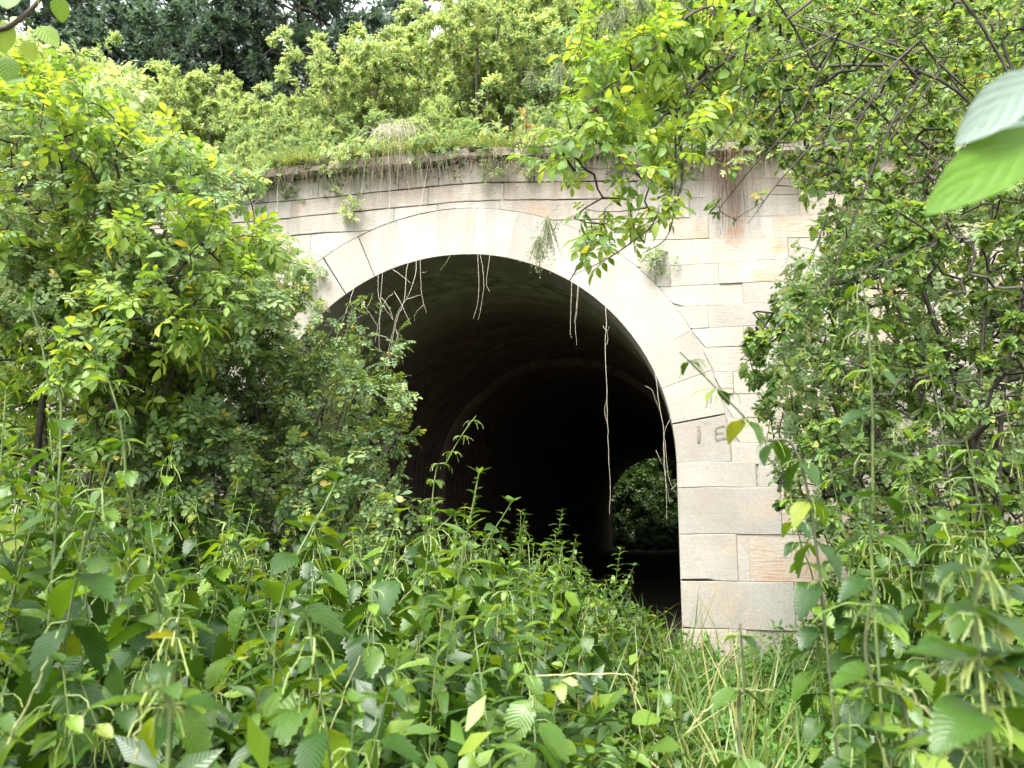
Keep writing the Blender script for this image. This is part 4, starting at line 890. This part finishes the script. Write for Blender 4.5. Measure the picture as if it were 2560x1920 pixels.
# dead twiggy tangle in the upper right
b = base_at(2720, 5.2)
shrub('dead_tangle', 'tangle of bare brown twigs under the upper right shrub', 'twigs', None, [[b, at(2600, 600, 5.0), at(2350, 150, 4.9)], [at(2600, 600, 5.0), at(2300, 380, 5.0), at(2000, 180, 5.2)], [at(2350, 150, 4.9), at(2000, 40, 5.0), at(1750, 60, 5.2)]],
      region_points([(1650, 0), (2600, 0), (2600, 520), (2250, 600), (2120, 760), (2030, 620), (1960, 480), (1800, 330)], 520, 4.2, 5.6, 60, 70), 'ov', OVAL, L_DOG, M_BARK, 0.05, 1.5, 300, rtip=0.0012, rexp=0.32, sag=-0.15, rmax=0.006, step=0.09)
# overhanging elder branch at the centre right, with berry clusters
b = base_at(2600, 4.0)
polyE = [(1430, 130), (1560, 30), (1660, -60), (2050, -60), (1960, 160), (1790, 330), (1720, 470), (1640, 560), (1600, 640), (1530, 560), (1430, 690), (1395, 640), (1370, 570), (1450, 500), (1490, 440), (1390, 440), (1270, 440), (1300, 370), (1380, 320)]
br = shrub('overhanging_elder', 'bright elder branch with berry clusters hanging over the arch from the upper right', 'branch', None,
      [[b, at(2620, 500, 4.2), at(2300, -100, 4.3), at(1950, 60, 4.3), at(1690, 260, 4.2), at(1560, 420, 4.1)], [at(1950, 60, 4.3), at(1760, 20, 4.2), at(1580, 180, 4.1), at(1400, 370, 4.0)], [at(1690, 260, 4.2), at(1700, 480, 4.1), at(1560, 620, 4.0), at(1430, 690, 3.95)], [at(1690, 260, 4.2), at(1680, 560, 4.05), at(1600, 640, 4.0)]],
      np.vstack([region_points(polyE, 190, 3.8, 4.9, 90, 60), region_points([(1480, -60), (1950, -60), (1850, 260), (1650, 330), (1420, 300)], 110, 4.0, 5.4, 60, 60)]), 'el', ELDER, L_ELDER, M_DARKTWIG, 0.14, 3.2, 300, rtip=0.0016, rmax=0.010, droop=0.35, sag=0.05)[0]
ico = None
def ico_tpl():
    t = (1 + 5 ** 0.5) / 2; v = norm(np.array([(-1, t, 0), (1, t, 0), (-1, -t, 0), (1, -t, 0), (0, -1, t), (0, 1, t), (0, -1, -t), (0, 1, -t), (t, 0, -1), (t, 0, 1), (-t, 0, -1), (-t, 0, 1)], float))
    f = np.array([(0, 11, 5), (0, 5, 1), (0, 1, 7), (0, 7, 10), (0, 10, 11), (1, 5, 9), (5, 11, 4), (11, 10, 2), (10, 7, 6), (7, 1, 8), (3, 9, 4), (3, 4, 2), (3, 2, 6), (3, 6, 8), (3, 8, 9), (4, 9, 5), (2, 4, 11), (6, 2, 10), (8, 6, 7), (9, 8, 1)])
    return v, f, np.zeros((12, 3))
ICO = ico_tpl()
def berries(root, c, w_, h_, n, mat, rb=0.0035):
    c = np.array(c); p = c + rng.normal(0, 1, (n, 3)) * np.array([w_, w_, h_]) * 0.5 - np.array([0, 0, h_ * 0.3])
    org = np.array(root.location)
    q = scatter(ICO, frames(p - org, np.tile([0, 1.0, 0], (n, 1)), np.tile([0, 0, 1.0], (n, 1)), rng.uniform(0.8, 1.2, n) * rb), np.zeros(n))
    top = c + np.array([0, 0, h_ * 0.6]); st = tubes(np.tile(top - org, (n, 1)), p - org, np.full(n, 0.001), np.full(n, 0.0006), 3)
    V, T, A = merge([q, st]); tag(link('berry_cluster', mesh_tris('berry_cluster', V, T, None, mat, True), root), kind='stuff')
for x, y, w_, h_ in ((1560, 40, .09, .1), (1400, 190, .08, .12), (1480, 250, .08, .1), (1370, 580, .07, .14), (1345, 620, .06, .1), (1550, 430, .08, .1), (1520, 60, .1, .12), (1600, 20, .1, .1), (1330, 195, .05, .06)):
    berries(br, at(x, y, 4.1), w_, h_, 110, M_BERRY)
tip = N_[ends_]
for p in tip[::4]: berries(r_, p, 0.012, 0.012, 3, M_DARKBERRY, 0.006)

# ------------------------------------------------------------------ herbs: nettles and other tall weeds
def nettle_proto(name, label, cat, group, h, lean, seed, tpls, key, lmat, stemmat, leaf, spacing=0.075, start=0.35, catkins=True, spiral=False, petiole_drop=-0.6, rstem=0.0042, ang=1.0):
    r = np.random.default_rng(seed); root = empty(name, (0, 0, -50)); tag(root, label, cat, group)
    a = r.uniform(0, 6.28); tipo = np.array([math.cos(a), math.sin(a), 0]) * lean * h
    P = smooth_path([(0, 0, 0), tipo * 0.15 + np.array([0, 0, h * 0.35]) + r.normal(0, 0.012, 3), tipo * 0.5 + np.array([0, 0, h * 0.72]) + r.normal(0, 0.015, 3), tipo + np.array([0, 0, h * (1 - lean * 0.4)])], 16)
    link('stem', mesh_tris('stem', *polytube(P, rstem, 0.0016, 5)[:2], None, stemmat, True), root)
    cum = np.concatenate([[0], np.cumsum(np.linalg.norm(np.diff(P, axis=0), axis=1))]); Lt = cum[-1]
    z = start * Lt; k = 0; Ms = []; cat_parts = []
    while z < Lt:
        f = z / Lt; p = np.array([np.interp(z, cum, P[:, i]) for i in range(3)])
        size = leaf * (0.65 + 0.5 * math.sin(math.pi * min(1, (f - start) / (1 - start) * 0.9 + 0.12))) * (1.0 if f < 0.85 else max(0.3, (1.02 - f) / 0.17)) * r.uniform(0.85, 1.15)
        th = k * (2.4 if spiral else math.pi / 2) + r.normal(0, 0.15)
        for q in ((0,) if spiral else (0, math.pi)):
            el = petiole_drop * ang + 0.9 * max(0, f - 0.75) * 2 + r.normal(0, 0.32)
            d = np.array([math.cos(th + q), math.sin(th + q), el]); up = np.array([0.3 * math.cos(th + q), 0.3 * math.sin(th + q), 1.0]) + r.normal(0, 0.25, 3)
            Ms.append(frames(p[None], d[None], up[None], size)[0])
            if catkins and f > 0.5 and f < 0.96:
                for _ in range(2):
                    e = np.array([math.cos(th + q + r.normal(0, 0.7)), math.sin(th + q + r.normal(0, 0.7)), 0]) * r.uniform(0.02, 0.045)
                    dn = np.array([r.normal(0, 0.008), r.normal(0, 0.008), -r.uniform(0.02, 0.055)])
                    cat_parts.append(polytube([p, p + e * 0.6, p + e + dn * 0.5, p + e * 1.1 + dn], 0.0011, 0.0015, 3))
        z += spacing * r.uniform(0.8, 1.2) * (0.5 if f > 0.85 else 1) * (0.5 if spiral else 1); k += 1
    # end rosette
    p = P[-1]
    for q in range(4):
        d = np.array([math.cos(q * 1.6), math.sin(q * 1.6), 0.9]); Ms.append(frames(p[None], d[None], np.array([[0, 0, 1.0]]), leaf * 0.35)[0])
    emit_leaves(root, key, tpls, np.array(Ms), lmat, 400)
    if cat_parts:
        V, T, A = merge(cat_parts); tag(link('flower_strings', mesh_tris('flower_strings', V, T, A, L_FLOWER), root), kind='stuff')
    return root
GN = 'tall nettles growing thickly in front of the arch'
NL = 'tall green nettle with toothed leaves in the thick patch before the arch'
protos = []
for i, (h, ln) in enumerate(((1.25, 0.08), (1.45, 0.18), (1.35, 0.3), (1.6, 0.12), (1.5, 0.22))):
    protos.append((nettle_proto('nettle', NL, 'nettle', GN, h, ln, 20 + i, NETTLE, 'ne', L_NETTLE, M_STEM, 0.122), h))
GH = 'slender leafy weeds growing between the nettles'
HL = 'slender weed with narrow leaves among the nettles before the arch'
hprotos = []
for i, (h, ln, lf) in enumerate(((1.35, 0.06, 0.10), (1.5, 0.12, 0.11), (1.2, 0.15, 0.095))):
    hprotos.append((nettle_proto('slender_weed', HL, 'weed', GH, h, ln, 50 + i, LANCE, 'la', L_HERB, M_STEM, lf, 0.05, 0.3, False, True, 0.35, 0.003), h))
OL = 'broad leaved weed among the nettles before the arch'
oprotos = []
for i, (h, ln) in enumerate(((1.0, 0.15), (1.2, 0.2))):
    oprotos.append((nettle_proto('broad_leaved_weed', OL, 'weed', 'broad leaved weeds growing between the nettles', h, ln, 70 + i, OVAL[:1] + HEART + NETTLE[:2], 'ob', L_HERB, M_STEM, 0.10, 0.085, 0.3, False, True, -0.1, 0.003), h))
LX = [-200, 0, 300, 500, 800, 1000, 1150, 1300, 1450, 1560, 1640, 1700, 1800, 1950, 2100, 2250, 2560, 2800]
LZ = [2.2, 2.2, 2.1, 1.95, 1.88, 1.9, 1.8, 1.68, 1.48, 1.25, 0.95, 0.55, 0.42, 0.75, 1.35, 1.75, 1.95, 2.0]
used = {}
def place(pl, x, y, ztop, rz, tilt=(0, 0), label=None):
    pr_, h = pl[int(rng.integers(0, len(pl)))]; gz = ground_z(x, y); s = max((ztop - gz), 0.25) / h
    label = label or KIND_TXT[pr_.name.split('.')[0]] + where_is(x, y); 
    if pr_.name not in used: used[pr_.name] = 1; pr_['label'] = label; pr_.location = (x, y, gz); pr_.rotation_euler = (0, 0, rz); pr_.scale = (s, s, s); return pr_
    return copy_thing(pr_, (x, y, gz), rz, s, label, tilt)
def where_is(x, y):
    xi = 1280 + F * x / max(y, 0.3)
    side = ('at the left edge' if xi < 300 else 'left of the rose bush' if xi < 620 else 'in front of the rose bush' if xi < 980 else 'below the left of the dark opening' if xi < 1300
            else 'below the far tunnel light' if xi < 1640 else 'before the right jamb' if xi < 2050 else 'before the right shrub' if xi < 2350 else 'at the right edge')
    band = 'closest, ' if y < 1.8 else ('close, ' if y < 2.8 else ('halfway to the wall, ' if y < 4.6 else 'near the wall, '))
    return band + side
KIND_TXT = {'nettle': 'tall nettle with toothed leaves, ', 'slender_weed': 'slender narrow leaved weed, ', 'broad_leaved_weed': 'broad leaved weed, '}
cnt = 0; y = 0.95; 
while y < 7.6:
    step = 0.19 + 0.028 * y
    x = -0.68 * y - 0.5
    while x < 0.68 * y + 0.5:
        px = x + rng.uniform(-0.5, 0.5) * step; py = y + rng.uniform(-0.5, 0.5) * step
        x += step
        if py + K * px > Y0 - 0.25 and abs((px - K * (py - Y0)) / NR - UC) > R - 0.2: continue
        if math.hypot(px, py) < 0.75: continue
        ximg = 1280 + F * px / max(py, 0.3)
        zt = float(np.interp(ximg, LX, LZ))
        cap = 1.42 if (ximg > 2050 or ximg < 250) else 1.24; near = min(max((py - 1.0) / 1.5, 0), 1); zt = min(zt, cap + (zt - cap) * near) if zt > cap else zt
        zt *= rng.uniform(0.78, 1.0)
        u = rng.uniform(); rz = rng.uniform(0, 6.28)
        zone = ximg
        if zone > 1620 and zone < 2080 and py > 3.0:      # low growth at the foot of the right jamb
            pl = hprotos if u < 0.35 else oprotos
        elif zone < 1000: pl = protos if u < 0.68 else (oprotos if u < 0.76 else hprotos)
        elif zone < 1620: pl = protos if u < 0.42 else (hprotos if u < 0.90 else oprotos)
        else: pl = protos if u < 0.8 else oprotos
        place(pl, px, py, zt, rz, (rng.normal(0, 0.06), rng.normal(0, 0.06))); cnt += 1
    y += step
print('herbs', cnt)

# single nettles and weeds that stand out
def hero(name, label, cat, pts_, d, leaf, pairs, tpls, key, lmat, stem=M_STEM, r0=0.005, base=True, drop=-0.3, catk=True, t0=0.3, dend=None, end_small=0.45):
    P = [at(x, y, d + (0 if dend is None else (dend - d) * i / (len(pts_) - 1))) for i, (x, y) in enumerate(pts_)]
    if base: b_ = gnd(P[0]); b_[:2] += (P[0] - P[1])[:2] * 0.4; b_ = gnd(b_); P = [b_] + P
    org = P[0]; PP = smooth_path(P, len(P) * 6); root = empty(name, tuple(org)); tag(root, label, cat)
    link('stem', mesh_tris('stem', *polytube(PP - org, r0, r0 * 0.45, 7)[:2], None, stem, True), root)
    cum = np.concatenate([[0], np.cumsum(np.linalg.norm(np.diff(PP, axis=0), axis=1))]); Ms, cp = [], []
    i0 = float(np.interp(np.linalg.norm(P[1] - P[0]) if base else 0, [0, cum[-1]], [0, cum[-1]])) * 0.9
    for k, z in enumerate(np.linspace(max(i0, t0 * cum[-1]) if base else t0 * cum[-1], cum[-1] * 0.985, pairs)):
        p = np.array([np.interp(z, cum, PP[:, i]) for i in range(3)]) - org; f = k / max(pairs - 1, 1)
        th = k * math.pi / 2 + rng.normal(0, 0.2) + 0.5; s = leaf * (1 - (1 - end_small) * f ** 2) * rng.uniform(0.85, 1.15)
        for q in (0, math.pi):
            dd = np.array([math.cos(th + q), math.sin(th + q), drop + f * 0.4 + rng.normal(0, 0.15)]); up = np.array([0, -0.1, 1.0]) + rng.normal(0, 0.15, 3)
            Ms.append(frames(p[None], dd[None], up[None], s)[0])
            if catk:
                for _ in range(4):
                    e = np.array([math.cos(th + q + rng.normal(0, 0.7)), math.sin(th + q + rng.normal(0, 0.7)), 0]) * rng.uniform(0.02, 0.06); dn = np.array([rng.normal(0, 0.008), rng.normal(0, 0.008), -rng.uniform(0.015, 0.05)])
                    cp.append(polytube([p, p + e * 0.6, p + e + dn * 0.5, p + e * 1.1 + dn], 0.0010, 0.0014, 3))
    M = np.array(Ms); emit_leaves(root, key, tpls, M, lmat, 400)
    if cp:
        V, T, A = merge(cp); tag(link('flower_strings', mesh_tris('flower_strings', V, T, A, L_FLOWER), root), kind='stuff')
    return root
for i_, (x_, y_, d_) in enumerate(((1990, 1230, 2.6), (2080, 1120, 2.9), (2260, 1050, 2.4), (2340, 930, 2.8), (2430, 1100, 2.1), (2520, 980, 2.5), (2100, 1380, 2.0), (2380, 1280, 1.7))):
    hero('nettle', ('leftmost', 'second from the left', 'third from the left', 'tallest', 'third from the right', 'rightmost', 'shortest, leaning', 'closest low')[i_] + ' of the tall nettles before the right shrub', 'nettle', [(x_ + 60, 1700), (x_ + 45, (1700 + y_) / 2), (x_ + 10, y_ + 120), (x_ - 15, y_)], d_, 0.12, 11, NETTLE_HI, 'nh', L_NETTLE, r0=0.004, t0=0.35, drop=-0.5)
hero('nettle', 'tall upright nettle standing alone in front of the right shrub', 'nettle', [(2185, 1500), (2182, 1250), (2180, 1000), (2170, 800), (2150, 680)], 1.75, 0.11, 10, NETTLE_HI, 'nh', L_NETTLE, r0=0.0045, t0=0.42)
hero('nettle', 'nettle with a long bare stem leaning in front of the right jamb', 'nettle', [(2030, 1290), (1900, 1090), (1790, 970), (1700, 880)], 2.0, 0.10, 8, NETTLE_HI, 'nh', L_NETTLE, M_STEMDARK, r0=0.004, t0=0.5, drop=-0.9)
hero('nettle', 'leaning nettle with pale flower strings crossing the dark opening', 'nettle', [(1080, 1260), (1120, 1150), (1160, 1080), (1190, 1040)], 4.2, 0.075, 8, NETTLE_HI, 'nh', L_NETTLE, r0=0.0045, t0=0.55, drop=-0.2)
hero('nettle', 'close blurred nettle with pale buds at the right edge', 'nettle', [(2480, 1950), (2450, 1700), (2440, 1480), (2470, 1380)], 0.95, 0.12, 9, NETTLE_HI, 'nh', L_NETTLE, r0=0.005, t0=0.35, drop=-0.1)
hero('nettle', 'nettle with a thick curved dark stem in the lower right', 'nettle', [(2290, 1920), (2180, 1700), (2165, 1580), (2190, 1480)], 1.35, 0.12, 4, NETTLE_HI, 'nh', L_NETTLE, M_STEMDARK, r0=0.0045, t0=0.2, drop=-0.3)
hero('nettle', 'nettle with a bent pale stem and flower strings at the left', 'nettle', [(320, 1420), (315, 1200), (300, 1050), (265, 930)], 2.2, 0.10, 9, NETTLE_HI, 'nh', L_NETTLE, r0=0.005, t0=0.35)
hero('nettle', 'tallest nettle at the left edge below the bright shrub', 'nettle', [(150, 1150), (120, 950), (95, 820), (60, 720)], 2.5, 0.11, 8, NETTLE_HI, 'nh', L_NETTLE, r0=0.005, t0=0.4)
hero('nettle', 'nettle with a big pale toothed leaf at the bottom left', 'nettle', [(420, 1900), (410, 1750), (400, 1680)], 1.15, 0.125, 4, NETTLE_HI, 'nh', L_NETTLE, r0=0.005, t0=0.4, drop=-0.15)
hero('nettle', 'dark upright nettle standing between the low right weeds', 'nettle', [(1850, 1900), (1860, 1720), (1850, 1560)], 1.5, 0.10, 4, NETTLE_HI, 'nh', L_NETTLE, M_STEMDARK, r0=0.004, t0=0.4, drop=-0.8)
for lab, x, y0_, y1_, d_ in (('slender weed with a feathery tip, highest against the dark opening', 1395, 1400, 1270, 5.2), ('slender weed tip left of the highest one before the opening', 1305, 1420, 1300, 5.4),
                             ('slender weed with a leafy tip at the left of the dark opening', 1175, 1380, 1255, 5.6), ('slender weed tip just left of the tunnel far light', 1540, 1540, 1365, 4.6), ('yellowing slender weed below the far light', 1455, 1540, 1420, 5.0)):
    hero('slender_weed', lab, 'weed', [(x - 8, y0_), (x, (y0_ + y1_) / 2), (x + 12, y1_)], d_, 0.095, 16, LANCE, 'la', L_HERB, r0=0.003, t0=0.5, drop=0.4, catk=False, end_small=0.5)
# low leafy patch and grasses near the jamb foot, under-growth below the nettles
n = 17000; px = rng.uniform(-6.5, 6.5, n); py = rng.uniform(0.6, 8.4, n)
m = (np.abs(px) < 0.72 * py + 0.8) & ((py + K * px < Y0 - 0.1) | (np.abs((px - K * (py - Y0)) / NR - UC) < R - 0.15)); px, py = px[m], py[m]
xi = 1280 + F * px / py; hz = np.interp(xi, LX, LZ) * 0.66 * rng.uniform(0.1, 1.0, len(px)) ** 0.7
hz = np.minimum(hz, 1.0)
gp = np.stack([px, py, np.array([ground_z(a, b) for a, b in zip(px, py)]) + hz], 1)
lm = (xi > 1650) & (xi < 2150) & (py > 3.2)
def ug(name, label, P, s0, s1, mat, tpls):
    q = []
    for k in range(len(tpls)):
        pk = P[k::len(tpls)]; nn = len(pk)
        q.append(scatter(tpls[k], frames(pk, norm(rng.normal(0, 1, (nn, 3)) * np.array([1, 1, 0.5]) + np.array([0, 0, 0.15])), norm(rng.normal(0, 0.4, (nn, 3)) + np.array([0, -0.1, 1])), rng.uniform(s0, s1, nn)), rng.uniform(0, 1, nn)))
    V, T, A = merge(q); tag(link(name, mesh_tris(name, V, T, A, mat, True)), label, kind='stuff')
ug('undergrowth', 'shaded leafy undergrowth between the nettle stems', gp[~lm], 0.12, 0.22, L_NETTLE, SPRIG)
ug('low_undergrowth', 'fresh green low leaves at the foot of the right jamb', gp[lm], 0.09, 0.15, L_LOW, SPRIG)
n = 5200; q = rng.normal(0, 1, (n, 2)) * np.array([0.8, 1.1]) + np.array([1.8, 5.0]); q = q[(q[:, 1] + K * q[:, 0] < Y0 - 0.3)]
P = np.array([(a, b, ground_z(a, b) + rng.uniform(0.0, 0.42)) for a, b in q])
ug('low_leaf_patch', 'low bright leaves spread before the right jamb', P, 0.11, 0.17, L_LOW, SPRIG)
n = 2000; px = rng.uniform(0.3, 3.2, n); py = rng.uniform(1.4, 7.6, n); m = py + K * px < Y0 - 0.2; px, py = px[m], py[m]
grass_mass('grass', 'long pale grass in the lower centre and at the foot of the right jamb', np.array([(a, b, ground_z(a, b)) for a, b in zip(px, py)]), 0.35, 0.85, L_GRASS, 1.0, None)
n = 2600; px = rng.uniform(-3.5, 1.3, n); py = rng.uniform(1.2, 6.8, n)
grass_mass('grass', 'long grass blades scattered between the left nettles', np.array([(a, b, ground_z(a, b)) for a, b in zip(px, py)]), 0.5, 1.2, L_GRASS, 1.0, None)
# weeds inside the mouth of the tunnel
for u, s, h in ((0.9, 1.2, 0.7), (1.3, 0.6, 0.6), (0.5, 0.9, 0.9), (1.5, 1.6, 0.5), (0.0, 0.6, 1.0), (1.1, 2.3, 0.4)):
    p = W(u, s, 0); place(oprotos, p[0], p[1], h, u * 5)
# dead and yellow stalks lying across the nettles
for lab, pts_, d_, r_ in (('pale broken stalk bent at a right angle in the lower centre', [(1340, 1690), (1480, 1685), (1580, 1692), (1590, 1760), (1610, 1905)], 2.2, 0.0024), ('long pale stalk slanting through the nettles', [(880, 1660), (960, 1560), (1060, 1430)], 3.0, 0.0022),
                          ('pale grass stalk curving at the lower right of centre', [(1720, 1830), (1780, 1760), (1860, 1730), (1930, 1725)], 1.9, 0.002), ('yellow stalk in the bottom left corner', [(20, 1860), (80, 1740), (120, 1640)], 1.3, 0.0018),
                          ('pale stalk rising at the bottom left centre', [(340, 1900), (350, 1790), (362, 1710)], 1.2, 0.0018), ('straight stalk leaning in the lower left centre', [(800, 1880), (850, 1760), (900, 1640)], 1.9, 0.0025),
                          ('pale thick stalk crossing in the lower right', [(2255, 1715), (2330, 1790), (2440, 1920)], 1.1, 0.002)):
    P = np.array([at(x, y, d_) for x, y in pts_]); root = empty('dead_stalk', tuple(P[0])); tag(root, lab, 'stalk', 'pale stalks lying among the nettles')
    PP = smooth_path(P, len(P) * 4) - P[0]; PP[1:-1] += rng.normal(0, 0.002, (len(PP) - 2, 3))
    link('stalk', mesh_tris('stalk', *polytube(PP, r_, r_ * 0.6, 6)[:2], None, M_PALESTEM, True), root)
# close leaves at the right edge
root = empty('leafy_twig', tuple(at(2640, 300, 0.8))); tag(root, 'close branch tip with three large smooth leaves at the right edge', 'branch'); org = np.array(root.location)
V, T, A = polytube(smooth_path([at(2680, 1200, 0.85) - org, at(2660, 600, 0.82) - org, at(2610, 330, 0.8) - org, at(2590, 200, 0.8) - org], 14), 0.003, 0.002, 6)
link('stem', mesh_tris('stem', V, T, None, M_STEMDARK, True), root)
for (x0, y0_, x1, y1_, d0, d1, mt, up) in ((2640, 150, 2398, 350, 0.80, 0.76, L_PALE, (0.35, -0.85, 0.5)), (2640, 290, 2412, 395, 0.82, 0.80, L_PALE, (0.2, -0.8, 0.7)), (2650, 300, 2325, 520, 0.80, 0.74, L_LIME, (0.4, -0.8, 0.6))):
    a, c = at(x0, y0_, d0), at(x1, y1_, d1)
    M = frames((a - org)[None], (c - a)[None], np.array([up]), np.linalg.norm(c - a))[0]
    link('leaf', tpl_mesh('oh0', OVAL_HI[0], mt), root, M)
# branch with round leaves in the upper left corner
root = empty('hazel_branch', tuple(at(-60, 160, 2.6))); tag(root, 'grey lichened branch with round leaves in the upper left corner', 'branch'); org = np.array(root.location)
V, T, A = polytube(smooth_path([at(-200, 420, 2.6) - org, at(-60, 120, 2.6) - org, at(30, 62, 2.6) - org, at(90, 10, 2.62) - org, at(130, -50, 2.62) - org], 16), 0.011, 0.006, 7)
link('branch', mesh_tris('branch', V, T, None, M_BARK, True), root)
for x, y, sz in ((5, 80, 0.10), (30, 20, 0.09), (95, 95, 0.09), (150, 20, 0.08), (20, 170, 0.09), (110, -10, 0.1), (60, 130, 0.07), (10, 240, 0.08)):
    a = at(x, y - 30, 2.6) - org; dd = rng.normal(0, 0.5, 3) + np.array([0.2, 0, -0.8])
    link('leaf', tpl_mesh('he0', HEART[0], L_ELDER), root, frames(a[None], dd[None], np.array([[0.1, -0.8, 0.6]]), sz)[0])
